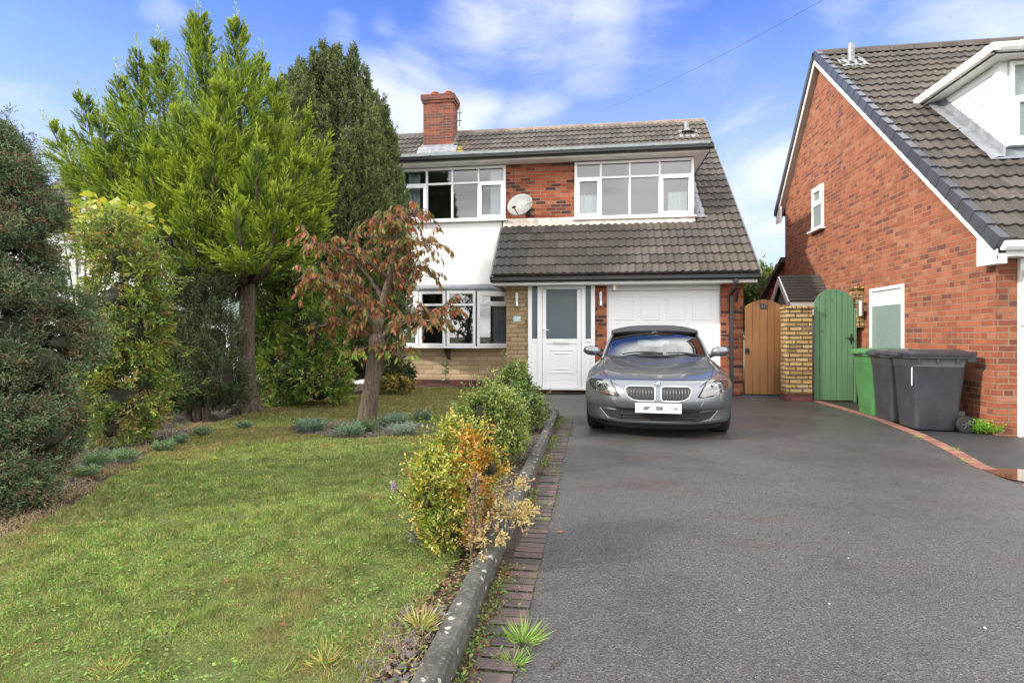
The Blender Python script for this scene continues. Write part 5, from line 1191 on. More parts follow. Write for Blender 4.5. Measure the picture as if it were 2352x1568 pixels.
# aerial and wheels
mb = MB(); mb.tube([(.50, 3.4, .93), (.50, 3.55, 1.22)], .004, 5); mb.build('aerial', M['trim_black'], car, local=True)
wm = Matrix.Rotation(R_(90), 3, 'Y')
for wy in (WY0, WY1):
    for s_ in (-1, 1):
        w = MB(); w.lathe([(.20, -.105), (.29, -.112), (.312, -.095), (WR, -.07), (WR, .07), (.312, .095), (.29, .112), (.20, .105)], (s_*.725, wy, WR), 36, wm); wo2 = w.build('wheel', M['rubber'], car, smooth=True, angle=40, local=True)
        w = MB(); w.lathe([(.215, .06), (.222, .10), (.20, .105), (.19, .06)], (s_*.725, wy, WR), 30, wm if s_ > 0 else wm @ Matrix.Rotation(math.pi, 3, 'X'))
        for k in range(5):
            a = 2*math.pi*k/5
            for da in (-.12, .12): w.tube([(s_*.82, wy+.03*math.cos(a), WR+.03*math.sin(a)), (s_*.815, wy+.205*math.cos(a+da), WR+.205*math.sin(a+da))], .017, 6)
        w.lathe([(.05, -.01), (.045, .012), (.02, .016)], (s_*.815, wy, WR), 14, wm); w.build('rim', M['alloy'], wo2, smooth=True, angle=40, local=True)
mb = MB(); mb.box(-.60, .60, .5, 3.9, .15, .19); mb.box(-.62, .62, .3, 1.45, .20, .62); mb.box(-.62, .62, 2.9, 3.9, .20, .80)
for s_ in (-1, 1):
    mb.box(s_*.82 if s_ < 0 else .60, -.60 if s_ < 0 else .82, 1.30, 2.9, .17, .60)
mb.build('underbody', M['trim_black'], car, local=True)
# ------------------------------------------------------------------ vegetation
def basis(D):
    D = nrmz(D); r = rng.normal(size=D.shape); S = nrmz(r-D*np.sum(r*D, 1, keepdims=True)); return D, S, np.cross(D, S)
def sprays(P0, D, L, nb, nl, bl, lw, ll, up=.5, ang=.8, flat=0.0, taper=.7, jit=.35):
    """feathery shoots: each shoot (base, direction, length) carries nb side twigs of nl leaves. Returns leaf P, D, and t along the shoot"""
    n = len(P0); D = nrmz(D); _, S, N = basis(D)
    t = (np.arange(nb)[None, :]+rng.random((n, nb)))/nb
    Lc = L[:, None]
    bend = np.array([0, 0, 1.0])*up
    pos = P0[:, None]+D[:, None]*(Lc*t)[..., None]+bend*((Lc*t*t)[..., None]*.3)
    a = rng.uniform(0, 2*math.pi, (n, nb)) if not flat else np.where(rng.random((n, nb)) < .5, 0, math.pi)+rng.normal(0, .35, (n, nb))
    rad = S[:, None]*np.cos(a)[..., None]+N[:, None]*np.sin(a)[..., None]
    axis = nrmz(D[:, None]+bend*t[..., None]*.6)
    bd = nrmz(axis*(1-ang*.5)+rad*ang); blen = Lc*bl*(1-taper*t)+.02
    # last twigs continue the shoot itself
    k = (np.arange(nl)[None, None, :]+rng.random((n, nb, nl))*.8)/nl
    lp = pos[:, :, None]+bd[:, :, None]*(blen[..., None]*k)[..., None]
    ld = nrmz(bd[:, :, None]+rng.normal(0, jit, (n, nb, nl, 3))+bend*.25)
    tt = np.broadcast_to(np.clip(t[..., None]*.7+k*.4, 0, 1), (n, nb, nl)); idx = np.broadcast_to(np.arange(n)[:, None, None], (n, nb, nl))
    return lp.reshape(-1, 3), ld.reshape(-1, 3), tt.ravel(), idx.ravel()
def lumpy(mb, c, r, seed=0, n=14, amp=.18):
    c = np.array(c); r = np.array(r); rows = []
    for i in range(n+1):
        th = math.pi*i/n; row = []
        for j in range(2*n+1):
            ph = 2*math.pi*(j % (2*n))/(2*n); d = np.array([math.sin(th)*math.cos(ph), math.sin(th)*math.sin(ph), math.cos(th)])
            k = 1+amp*(vnoise((d*2.2+seed*3.1+9)[None], 1.5, seed)[0]-.5)*2; row.append(Vector(c+d*r*k))
        rows.append(row)
    mb.grid(rows)
def lobe_points(lobes, dens, lo=-.75):
    """points and outward normals over a set of ellipsoid lobes, those inside another lobe dropped"""
    Ps, Ns = [], []
    for (c, r) in lobes:
        c = np.array(c, float); r = np.array(r, float); area = 4*math.pi*((r[0]*r[1])**1.6/3+(r[0]*r[2])**1.6/3+(r[1]*r[2])**1.6/3)**(1/1.6)
        n = int(area*dens); d = nrmz(rng.normal(size=(n, 3))); p = c+d*r*rng.uniform(.90, 1.06, (n, 1)); nn = nrmz(d/r); p = p+nn*((vnoise(p, 4.5, 31)-.5)*.24+(vnoise(p, 11., 37)-.5)*.12)[:, None]*min(1.0, max(r)*2.2); Ps.append(p); Ns.append(nn)
    P, N = np.concatenate(Ps), np.concatenate(Ns); keep = np.ones(len(P), bool)
    for (c, r) in lobes: keep &= np.sum(((P-np.array(c))/np.array(r))**2, 1) > .72
    return P[keep], N[keep]
def bez(a, b, c, t): t = np.asarray(t)[:, None]; return a*(1-t)**2+2*b*t*(1-t)+c*t*t

# --- tall golden conifer with feathery plumes
TG = at(572, 947, z=.05); T0 = np.array(TG)
gt_ = thing('conifer_tree', 'tall golden green conifer with feathery plumes and a bare brown trunk', 'tree', TG)
mb = MB()
tr = [T0+np.array(v) for v in ((0, 0, -.1), (0, 0, .15), (-.04, .0, .6), (-.05, .02, 1.2), (-.05, .04, 1.9), (-.15, .08, 2.6), (-.28, .1, 3.6), (-.4, .1, 4.6), (-.5, .1, 5.3))]
mb.tube(tr, [.21, .145, .115, .105, .10, .085, .06, .035, .012], 12)
for a in np.linspace(0, 6.28, 6)[:-1]: mb.tube([T0+np.array((.05*math.cos(a), .05*math.sin(a), .16)), T0+np.array((.2*math.cos(a), .2*math.sin(a), .03)), T0+np.array((.36*math.cos(a), .36*math.sin(a), -.04))], [.07, .05, .015], 6)
mb.build('trunk', M['bark'], gt_, smooth=True)
cones = [  # tip px, base px, distance, base radius
 (455,22,478,430,8.2,1.05),(543,46,560,430,8.25,.90),(366,92,388,430,8.5,.62),(318,122,340,430,7.9,.55),(272,176,305,470,8.0,.62),(188,226,245,440,8.2,.46),(112,286,195,440,8.25,.34),(228,262,270,480,7.7,.42),
 (598,125,590,400,8.6,.55),(640,190,610,450,8.2,.58),(702,266,630,520,8.1,.55),(748,338,650,560,8.0,.50),(762,436,655,585,8.15,.44),(735,500,640,600,7.7,.36),(690,360,640,540,7.6,.45),
 (490,290,490,560,7.35,.55),(418,240,420,520,7.5,.55),(590,330,585,590,7.3,.50),(650,430,610,620,7.2,.36),(440,440,450,625,7.2,.42),(345,350,360,560,7.4,.48),(300,420,330,580,7.6,.36),(540,470,560,620,7.0,.36),(235,400,275,540,7.8,.34),(510,180,515,440,7.6,.60),(380,470,400,620,7.5,.36),(500,520,500,650,7.5,.36),(160,390,235,500,8.2,.30),
 (430,560,480,690,7.9,.42),(540,590,535,690,8.6,.40),(350,590,410,680,8.3,.38),(600,560,590,660,8.7,.36),(470,200,480,560,9.1,.9),(330,300,360,560,9.1,.7),(610,330,600,580,9.1,.7)]
PB, PD, PL, PC, TP, TD = [], [], [], [], [], []
limb = MB()
for (tx, ty, bx, by, t_, Rb) in cones:
    tip, base = np.array(at(tx, ty, t=t_)), np.array(at(bx, by, t=8.2*.35+t_*.65)); L = np.linalg.norm(tip-base); ax = (tip-base)/L
    ts = np.linspace(0, 1, 8); root = np.array(tr[5])*.6+np.array(tr[4])*.4; root[2] = min(max(base[2]-.35, 1.95), 3.6)
    limb.tube([Vector(root), Vector(root*.4+base*.6-np.array((0, 0, .08)))]+[Vector(base+(tip-base)*q) for q in ts], [.05, .04]+[.034*(1-q)+.004 for q in ts], 5)
    n = int(92*Rb*L+12); t = rng.uniform(-.10, 1, n)**1.0 if False else np.clip(-.12+1.06*rng.random(n)**1.25, -.12, 1); p = base+(tip-base)*t[:, None]
    _, S, N = basis(np.repeat(ax[None], n, 0)); a = rng.uniform(0, 6.283, n)[:, None]; S = np.repeat(S[:1], n, 0); N = np.repeat(N[:1], n, 0); rad = S*np.cos(a)+N*np.sin(a)
    tc_ = np.clip(t, 0, 1); PB.append(p+rad*.02); PD.append(ax*(.52+.55*tc_[:, None])+rad*(.95-.25*tc_[:, None])+np.array([0, 0, .12])); PL.append((1.12*Rb*(1-tc_)**1.3*rng.uniform(.5, 1.25, n)+.12)); PC.append(np.full(n, rng.uniform(0, 1))+rng.normal(0, .15, n))
    TP.append(tip-ax*.42); TD.append(ax)
PB, PD, PL, PC = np.concatenate(PB), np.concatenate(PD), np.concatenate(PL), np.concatenate(PC)
limb.build('limbs', M['bark'], gt_, smooth=True)
lp, ld, tt, ix = sprays(PB, PD, PL, 24, 9, .32, 0, 0, up=.36, ang=.44, flat=1, taper=.90, jit=.055); print('conifer', len(lp))
l2, d2, t2, _ = sprays(np.array(TP), np.array(TD), np.full(len(TP), .62), 34, 6, .20, 0, 0, up=.1, ang=.46, taper=.92, jit=.06)
lp = np.concatenate([lp, l2]); ld = np.concatenate([ld, d2]); tt = np.concatenate([tt, t2]); ix = np.concatenate([ix, np.full(len(l2), int(np.argmax(PC)))])
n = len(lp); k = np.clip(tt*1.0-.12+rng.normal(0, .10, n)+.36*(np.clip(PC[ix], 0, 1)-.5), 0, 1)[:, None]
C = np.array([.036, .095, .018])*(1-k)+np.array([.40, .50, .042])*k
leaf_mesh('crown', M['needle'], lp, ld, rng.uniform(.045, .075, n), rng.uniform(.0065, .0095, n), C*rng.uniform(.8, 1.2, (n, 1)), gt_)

# --- dark upright yew
YB_ = at(790, 878, z=.05, ); YC = np.array((-4.72, 10.15, .05))
yt = thing('yew_tree', 'dense dark green upright yew with many pointed tops beside the house', 'tree', Vector(YC))
mb = MB(); mb.tube([YC+np.array((0, 0, -.1)), YC+np.array((.02, 0, 1.0)), YC+np.array((0, 0, 3.0))], [.22, .17, .08], 8); mb.build('trunk', M['bark'], yt, smooth=True)
PB, PD, PL, PC = [], [], [], []
core = MB(); rows = []
HT = lambda x, y: 1.7+4.70*max(0, 1-(abs(x+.06)/1.46)**2.7)*max(.1, 1-(abs(y)/1.5)**2.8)
for i in range(17):
    f = i/16; z = .35+4.5*f; rr_ = .80*math.sqrt(max(0.0, 1-f**2.3))*(.72+.28*min(1, f*4)); rows.append([(YC[0]-.05+rr_*math.cos(a)*1.05, YC[1]+rr_*math.sin(a)*.9, z) for a in np.linspace(0, 6.2832, 19)])
core.grid(rows); core.build('inner_branches', M['twig_core'], yt)
cnt = 0
while cnt < 150:
    x, y = rng.uniform(-1.36, 1.36), rng.uniform(-1.2, 1.2)
    if (x/1.38)**2+(y/1.2)**2 > 1: continue
    cnt += 1
    h = HT(x, y)*rng.uniform(.86, 1.05); base = YC+np.array((x*.55, y*.55, .25)); tip = YC+np.array((x*.98, y*.98, h)); ctl = YC+np.array((x*1.12, y*1.12, h*.42))
    n = int(66*h); t = np.sort(rng.uniform(.06, 1, n)); p = bez(base, ctl, tip, t); tg = nrmz(bez(base, ctl, tip, t+.01)-p); _, S, N = basis(tg); a = rng.uniform(0, 6.283, n)[:, None]; rad = S*np.cos(a)+N*np.sin(a)
    w = .16*(1-t[:, None]**5*.8); PB.append(p+rad*w*.45); PD.append(rad*.75+np.array([0, 0, 1.0])); PL.append(rng.uniform(.13, .24, n)*(1-.4*t**6)); PC.append(np.full(n, rng.uniform(-.5, .5)))
for (px_, py_) in ((741,108),(776,120),(812,118),(690,150),(668,175),(838,165),(860,225),(884,262),(650,185),(905,330),(720,128),(800,150),(760,150),(870,250),(895,300),(845,200),(690,190)):
    tip = np.array(at(px_, py_, t=rng.uniform(10.3, 10.9))); base = np.array((tip[0]*.8+YC[0]*.2, tip[1]*.8+YC[1]*.2, tip[2]-1.5)); n = 210; t = rng.uniform(0, 1, n); p = base*(1-t[:, None])+tip*t[:, None]; a = rng.uniform(0, 6.283, n); rad = np.stack([np.cos(a), np.sin(a), np.zeros(n)], 1)
    PB.append(p+rad*(.24*(1-t[:, None])**.7+.01)*rng.random((n, 1))); PD.append(rad*(.8-.5*t[:, None])+np.array([0, 0, 1.0])); PL.append(.20-.07*t); PC.append(np.full(n, rng.uniform(-.3, .5)))
PB, PD, PL, PC = np.concatenate(PB), np.concatenate(PD), np.concatenate(PL), np.concatenate(PC)
d = PB-YC; out = ((d[:, 0]/1.05)**2+(d[:, 1]/.95)**2) > .26*np.clip(1-(d[:, 2]/6.2)**3, .0, 1)-.02; PB, PD, PL, PC = PB[out], PD[out], PL[out], PC[out]
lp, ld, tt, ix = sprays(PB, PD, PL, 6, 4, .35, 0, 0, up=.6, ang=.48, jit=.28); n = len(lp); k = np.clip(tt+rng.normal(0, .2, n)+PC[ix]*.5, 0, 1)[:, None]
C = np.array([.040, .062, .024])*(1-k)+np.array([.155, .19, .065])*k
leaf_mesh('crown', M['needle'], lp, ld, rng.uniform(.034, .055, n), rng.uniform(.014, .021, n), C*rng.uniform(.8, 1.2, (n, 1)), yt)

# --- bushes built of lobes
def lobe_bush(name, label, cat, base, lobes, dens, shoot, nb, nl, lw, ll, cols, group=None, up=.5, ang=.75, flat=0, core=.80, mat='needle', outw=1.0, upw=.6, trunk=None, colf=None, wts=None, bl=.45, jit=.35):
    t = thing(name, label, cat, Vector(base), 0, group)
    if trunk:
        mb = MB()
        for (pts, rs) in trunk: mb.tube(pts, rs, 8)
        mb.build('trunk', M['bark'], t, smooth=True)
    if core:
        mb = MB()
        for i, (c, r) in enumerate(lobes): lumpy(mb, c, np.array(r)*core, i, 9)
        mb.build('inner_branches', M['twig_core'], t, smooth=True)
    P, N = lobe_points(lobes, dens); n = len(P)
    ok = P[:, 2] > base[2]+.0; P, N = P[ok], N[ok]; n = len(P)
    D = N*outw+np.array([0, 0, upw])+rng.normal(0, .25, (n, 3)); L = rng.uniform(.55, 1.0, n)*shoot*(1+1.1*(rng.random(n) < .14))
    lp, ld, tt, ix = sprays(P-N*shoot*.35, D, L, nb, nl, bl, 0, 0, up=up, ang=ang, flat=flat, jit=jit)
    m = len(lp); shade = pick(cols, n, wts, .2)
    if colf is not None: shade = colf(P, N, shade)
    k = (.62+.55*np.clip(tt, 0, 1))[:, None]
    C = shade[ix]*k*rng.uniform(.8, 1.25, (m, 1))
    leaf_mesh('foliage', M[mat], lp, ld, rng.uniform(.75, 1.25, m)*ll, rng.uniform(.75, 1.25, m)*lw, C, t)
    return t
# big blue-green cypress at the left edge
A3 = lambda px_, py_, t_: np.array(at(px_, py_, t=t_))
def lobesfrom(L): return [(A3(px_, py_, t_), np.array((rx, ry, rz))) for (px_, py_, t_, rx, ry, rz) in L]
LB = lobesfrom([(-138,448,4.2,.50,.5,.38),(-13,428,4.3,.26,.4,.30),(52,468,4.35,.16,.3,.18),(-158,708,4.0,.55,.5,.5),(2,628,4.2,.22,.4,.22),(-78,588,4.1,.42,.45,.32),(82,498,4.3,.11,.22,.09),(52,768,4.0,.24,.4,.28),(122,708,4.1,.14,.3,.17),(107,838,4.0,.17,.35,.22),(-78,858,3.8,.42,.45,.36),(42,948,3.8,.22,.4,.24),(-128,1008,3.6,.4,.45,.34),(22,1078,3.7,.18,.35,.18),(102,998,3.9,.13,.3,.18),(-78,1138,3.5,.32,.35,.18),(-23,358,4.3,.17,.3,.20),(-43,313,4.35,.11,.2,.13),(2,558,4.3,.14,.3,.12),(147,788,4.1,.10,.25,.10),(77,668,4.1,.15,.3,.12)])
jb = at(-40, 1130, z=.05)
lobe_bush('cypress_shrub', 'broad blue green cypress with browning tips at the left edge of the lawn', 'shrub', jb, LB, 1150, .115, 9, 6, .0065, .017, [(.085,.125,.06),(.125,.17,.085),(.058,.088,.042),(.145,.115,.065),(.165,.105,.06)], up=.3, ang=.85, core=.52, upw=.45, wts=[.27,.22,.25,.16,.10], bl=.4, colf=lambda P, N, sh: sh*1.15*(.45+1.1*np.clip((vnoise(P, 4.5, 31)*.6+vnoise(P, 11., 37)*.4-.25)*1.6, 0, 1))[:, None],  # colf: shade painted into leaf colour, hollows between clumps darker
  trunk=[([(jb.x-.25, jb.y+.4, -.1), (jb.x-.25, jb.y+.4, .8), (jb.x-.3, jb.y+.45, 1.6)], [.1, .08, .04])])
# yellow thuja
tb = at(305, 1020, z=.05)
LB = lobesfrom([(290,600,6.1,.34,.30,.26),(280,690,6.0,.36,.30,.34),(235,760,6.1,.2,.25,.3),(245,880,6.0,.2,.25,.35),(320,760,6.0,.2,.25,.3),(255,530,6.2,.20,.2,.16),(215,575,6.2,.13,.15,.16),(290,800,6.0,.30,.28,.36),(280,920,5.8,.32,.28,.30),(325,880,6.0,.18,.2,.34),(255,985,5.6,.11,.15,.16),(330,650,6.0,.12,.2,.16)])
lobe_bush('thuja_shrub', 'loose yellow green thuja between blue green cypress and dark cypress', 'shrub', tb, LB, 210, .24, 11, 6, .012, .038, [(.21,.26,.04),(.28,.32,.05),(.13,.20,.035),(.25,.20,.06),(.085,.14,.03)], up=-.15, ang=.7, flat=1, core=.52, upw=.15, trunk=[([(tb.x-.1, tb.y+.3, -.1), (tb.x-.1, tb.y+.3, 1), (tb.x-.05, tb.y+.3, 1.9)], [.045, .035, .012])])
# dark green cypress
db = at(455, 968, z=.05)
LB = lobesfrom([(450,660,7.5,.20,.22,.40),(448,610,7.5,.10,.12,.24),(485,710,7.4,.17,.22,.34),(410,750,7.5,.24,.28,.38),(480,800,7.4,.34,.34,.45),(420,850,7.5,.32,.34,.42),(500,870,7.3,.30,.3,.36),(455,900,7.4,.40,.32,.32),(400,905,7.5,.34,.32,.3),(390,800,7.7,.3,.3,.4),(520,900,7.6,.24,.25,.3)])
lobe_bush('cypress_shrub', 'narrow dark grey green cypress close by the bare brown trunk', 'shrub', db, LB, 330, .19, 9, 5, .010, .034, [(.065,.095,.045),(.09,.125,.06),(.05,.068,.035),(.105,.095,.045)], up=.6, ang=.6, core=.62, upw=1.1, trunk=[([(db.x+dx, db.y, -.1), (db.x+dx*1.5, db.y, .5), (db.x+dx, db.y, 1.4)], [.05, .045, .02]) for dx in (-.12, 0, .1)])
# green thuja right of the trunk
eb = at(700, 925, z=.05)
LB = lobesfrom([(680,660,9.1,.40,.42,.40),(640,730,9.1,.42,.45,.45),(720,760,9.0,.45,.45,.45),(690,850,8.9,.60,.5,.42),(740,880,8.8,.38,.4,.30),(640,870,9.0,.34,.4,.34),(610,780,9.3,.35,.4,.5)])
lobe_bush('thuja_shrub', 'rounded mid green thuja bush behind the red leaved tree', 'shrub', eb, LB, 190, .19, 9, 6, .015, .042, [(.12,.20,.03),(.18,.27,.04),(.085,.15,.025),(.22,.26,.05),(.18,.12,.04)], up=.1, ang=.75, flat=1, core=.80, upw=.3, wts=[.3,.3,.22,.13,.05])
# small mixed shrub under the bay window
sb_ = at(905, 888, z=.05)
LB = lobesfrom([(890,840,10.9,.30,.3,.30),(925,860,10.8,.18,.2,.20),(860,800,11.1,.35,.3,.45)])
lobe_bush('shrub', 'small dark leafy shrub with yellow lower leaves under the bay window', 'shrub', sb_, LB, 150, .14, 6, 4, .032, .06, [(.05,.085,.03),(.07,.11,.035),(.25,.20,.05)], core=.8, wts=[.45,.4,.15])
LB = lobesfrom([(905,882,10.5,.30,.2,.10)])
lobe_bush('shrub', 'low yellowing shrub at the lawn edge under the bay window', 'shrub', at(905, 892, z=.05), LB, 170, .12, 6, 4, .034, .06, [(.34,.24,.06),(.28,.22,.05),(.12,.15,.04)], core=.7)
# bare-stemmed yellow maple behind
mbs = thing('sapling', 'thin sapling with pale yellow green leaves behind the blue green cypress', 'sapling', at(190, 900, t=6.6)*1.0)
mbs.location.z = .05; mbs['_base'] = tuple(mbs.location); q = Vector(mbs.location); mb = MB(); ends = []
for (px_, py_, t_) in ((140,505,6.6),(200,480,6.7),(260,470,6.8),(300,500,6.6),(230,520,6.4),(170,520,6.9)):
    e_ = at(px_, py_, t=t_); mb.tube([q, Vector((q.x*.6+e_.x*.4, q.y*.6+e_.y*.4, 1.6)), e_], [.018, .012, .004], 5); ends.append(np.array(e_))
mb.build('stems', M['twig'], mbs)
P = np.concatenate([e+rng.normal(0, 1, (46, 3))*np.array((.17, .17, .06)) for e in ends]); n = len(P); D = rng.normal(0, 1, (n, 3)); D[:, 2] = -.35+rng.normal(0, .2, n)
leaf_mesh('leaves', M['leaf'], P, D, rng.uniform(.09, .16, n), rng.uniform(.07, .12, n), pick([(.30,.34,.05),(.40,.36,.05),(.20,.28,.04)], n), mbs)

# --- red leaved weeping fruit tree
RB = at(843, 968, z=.07); rt = thing('fruit_tree', 'small leaning fruit tree with drooping red and green autumn leaves', 'tree', RB)
T_ = 7.18
def rp(px_, py_, dt=0.0): return at(px_, py_, t=T_+dt)
mb = MB(); tk = [rp(838, 985), rp(843, 962), rp(848, 925), rp(856, 870), rp(864, 815), rp(868, 782), rp(870, 768)]
mb.tube(tk, [.155, .125, .108, .10, .104, .118, .085], 14); mb.build('trunk', M['bark_dark'], rt, smooth=True)
limbs = [  # px polylines with depth offsets and radii
 ([(868,780,0),(872,740,.05),(880,690,.1),(892,640,.1),(905,580,.1),(915,530,.05),(922,505,0)], .055),
 ([(870,775,0),(855,735,-.1),(820,700,-.25),(790,665,-.3),(760,640,-.3)], .045),
 ([(865,785,0),(840,765,.1),(800,742,.2),(765,738,.2),(725,752,.1)], .034),
 ([(875,780,0),(905,752,-.15),(950,742,-.3),(990,738,-.35),(1018,730,-.35)], .045),
 ([(875,775,0),(900,745,.25),(940,735,.4),(985,722,.45),(1025,708,.45)], .032),
 ([(880,690,.1),(850,640,.3),(815,600,.4),(780,575,.45)], .034),
 ([(892,640,.1),(850,605,-.1),(810,585,-.3),(760,570,-.4),(715,560,-.45)], .030),
 ([(820,700,-.25),(770,660,-.5),(720,635,-.6),(680,645,-.6)], .026),
 ([(905,580,.1),(930,560,-.1),(960,555,-.2),(985,580,-.25)], .022),
 ([(892,640,.1),(925,625,.25),(960,615,.3),(1000,640,.35)], .022),
 ([(905,585,.1),(870,545,.2),(835,545,.3)], .02),
 ([(815,600,.4),(800,640,.3),(795,690,.3)], .018),
 ([(868,800,0),(835,800,-.2),(810,815,-.3)], .018),
 ([(872,795,0),(905,810,-.2),(925,825,-.25)], .016),
 ([(922,505,0),(935,492,.05),(945,488,.1)], .012), ([(915,530,.05),(890,512,-.1),(870,520,-.2)], .012)]
lm = MB(); A_, Dn = [], []
for pts, r0 in limbs:
    P = [np.array(rp(x, y, d_)) for x, y, d_ in pts]; Q = []
    for i in range(len(P)-1):
        for f in np.linspace(0, 1, 5)[:-1]: Q.append(P[i]*(1-f)+P[i+1]*f+rng.normal(0, .008, 3))
    Q.append(P[-1]); m = len(Q); lm.tube([Vector(p) for p in Q], [r0*(1-.72*i/(m-1)) for i in range(m)], 7)
    for i in range(m//3, m):
        for _ in range(4):
            if rng.random() < .40: continue
            d = nrmz(rng.normal(0, 1, 3)*np.array((1, 1, .5))+np.array((0, 0, .35))); Lt = rng.uniform(.12, .34); s = Q[i]; tw = [s, s+d*Lt*.5+np.array((0, 0, .02)), s+d*Lt+np.array((0, 0, -Lt*.10)), s+d*Lt*1.25+np.array((0, 0, -Lt*.42))]
            lm.tube([Vector(p) for p in tw], [.0055, .0045, .0035, .002], 4, cap=False)
            for f in rng.uniform(.2, 1, 13):
                k = f*3; j = min(int(k), 2); A_.append(tw[j]*(1-(k-j))+tw[j+1]*(k-j)); Dn.append(d*.35+rng.normal(0, .28, 3)+np.array((0, 0, -1.0)))
lm.build('branches', M['bark_dark'], rt, smooth=True)
A_, Dn = np.array(A_), np.array(Dn); kp = A_[:, 2] > at(870, 815, t=T_).z+rng.normal(0, .05, len(A_)); A_, Dn = A_[kp], Dn[kp]; n = len(A_)
C = .86*pick([(.34,.09,.05),(.38,.14,.06),(.24,.07,.045),(.33,.22,.09),(.20,.20,.06),(.14,.21,.04),(.40,.18,.05)], n, [.17,.16,.13,.13,.20,.15,.06], .25)
low = A_[:, 2] < at(900, 800, t=T_).z; g_i = low & (rng.random(n) < .5); C[g_i] = pick([(.20,.32,.04),(.28,.36,.05)], int(g_i.sum()))
leaf_mesh('leaves', M['leaf'], A_, Dn, rng.uniform(.065, .112, n), rng.uniform(.024, .040, n), C, rt, fold=.15)
print('fruit tree leaves', n)

# --- box bushes along the kerb
def box_colour(hot, zt=0.0):
    def f(P, N, sh):
        k = vnoise(P, 5.0, 3)+zt*(P[:, 2]-.38); s = np.where((k*.7+rng.random(len(P))*.3+hot*.5 > .70)[:, None], pick([(.50,.26,.035),(.46,.20,.03),(.52,.34,.05)], len(P)), sh); return s
    return f
b0 = at(1040, 1285, z=.06)
LB = lobesfrom([(1030,1215,2.95,.125,.14,.14),(1000,1120,3.0,.135,.15,.12),(1085,1140,3.1,.12,.14,.15),(1045,1050,3.1,.11,.13,.11),(985,1150,2.95,.09,.11,.11),(1105,1090,3.2,.08,.10,.10),(1035,1000,3.15,.045,.06,.07),(970,1085,3.0,.065,.08,.08),(1130,1075,3.2,.05,.07,.07),(1075,1015,3.2,.05,.07,.06)])
lobe_bush('box_shrub', 'orange and yellow tinged box bush nearest the camera beside the kerb', 'shrub', b0, LB, 1250, .085, 6, 4, .010, .020, [(.20,.25,.035),(.29,.30,.045),(.13,.19,.03),(.38,.30,.06)], up=.4, ang=.7, core=.48, mat='glossy_leaf', upw=.9, colf=box_colour(.20, .45), bl=.5, jit=.6)
b1_ = at(1140, 1062, z=.06)
LB = lobesfrom([(1130,1005,4.95,.20,.22,.20),(1108,960,5.0,.17,.2,.16),(1160,965,5.0,.14,.2,.19),(1135,925,5.0,.11,.14,.10),(1178,1010,4.9,.09,.15,.15)])
lobe_bush('box_shrub', 'green box bush between the orange tinged one and the one by the door', 'shrub', b1_, LB, 800, .095, 6, 4, .013, .025, [(.16,.22,.045),(.22,.28,.055),(.11,.165,.035),(.27,.29,.07)], up=.4, core=.80, mat='glossy_leaf', upw=.9, colf=box_colour(-.4), bl=.5, jit=.6)
b2_ = at(1195, 985, z=.06)
LB = lobesfrom([(1192,945,6.6,.24,.26,.21),(1185,890,6.7,.20,.22,.18),(1210,905,6.7,.12,.2,.2),(1185,860,6.7,.11,.14,.09),(1165,915,6.7,.15,.2,.16)])
lobe_bush('box_shrub', 'dark green box bush farthest along the kerb near the front door', 'shrub', b2_, LB, 560, .11, 6, 4, .016, .031, [(.10,.155,.035),(.14,.20,.045),(.075,.12,.03),(.2,.22,.06)], up=.4, core=.80, mat='glossy_leaf', upw=.9, colf=box_colour(-.3), bl=.5, jit=.6)
# dead brown sprig and pale bleached branch beside the first bush
sd0 = at(1078, 1290, z=.06); ds = thing('dead_branch', 'withered brown upright sprig in front of the orange tinged bush', 'branch', sd0)
s0, s1 = np.array(sd0), np.array(at(1098, 1085, t=2.78)); ts = np.linspace(0, 1, 10)[:, None]; cv = s0*(1-ts)+s1*ts+np.sin(ts*5)*np.array((.012, 0, 0)); mb = MB(); mb.tube([Vector(p) for p in cv], .006, 5); mb.build('stem', M['twig'], ds)
n = 48; t = rng.random(n)[:, None]; lp, ld, tt, ix = sprays(s0*(1-t)+s1*t, rng.normal(0, 1, (n, 3))+np.array((0, 0, .6)), rng.uniform(.02, .045, n)*(1.2-.5*t[:, 0]), 4, 4, .5, 0, 0, jit=.7)
leaf_mesh('withered_leaves', M['leaf'], lp, ld, .018, .006, pick([(.26,.16,.10),(.34,.24,.15),(.20,.12,.08)], len(lp)), ds)
pb0 = at(1095, 1255, z=.06); pb_ = thing('bleached_branch', 'pale straw coloured dead branches reaching over the kerb', 'branch', pb0); mb = MB(); PP, DD, LL = [], [], []
for (ex, ey, et, n) in ((1226,1178,2.95,34),(1205,1200,2.9,14),(1215,1105,3.15,14),(1110,1290,2.65,8),(1150,1230,2.8,12)):
    s, e_ = np.array(pb0)+np.array((.02, .05, .14)), np.array(at(ex, ey, t=et)); ts = np.linspace(0, 1, 6)[:, None]; cv = s*(1-ts)+e_*ts+np.sin(ts*3.14)*np.array((0, 0, .03)); mb.tube([Vector(p) for p in cv], [.005, .004, .004, .003, .002, .001], 4, cap=False)
    t = rng.uniform(.25, 1, n)[:, None]; PP.append(s*(1-t)+e_*t+np.sin(t*3.14)*np.array((0, 0, .03))); DD.append(nrmz(e_-s)[None]*.9+rng.normal(0, .5, (n, 3))); LL.append(rng.uniform(.03, .06, n))
mb.build('stem', M['twig'], pb_); lp, ld, tt, ix = sprays(np.concatenate(PP), np.concatenate(DD), np.concatenate(LL), 3, 4, .6, 0, 0, up=.1, jit=.6)
leaf_mesh('bleached_leaves', M['leaf'], lp, ld, .022, .011, pick([(.52,.40,.18),(.58,.46,.24),(.46,.34,.15)], len(lp)), pb_)

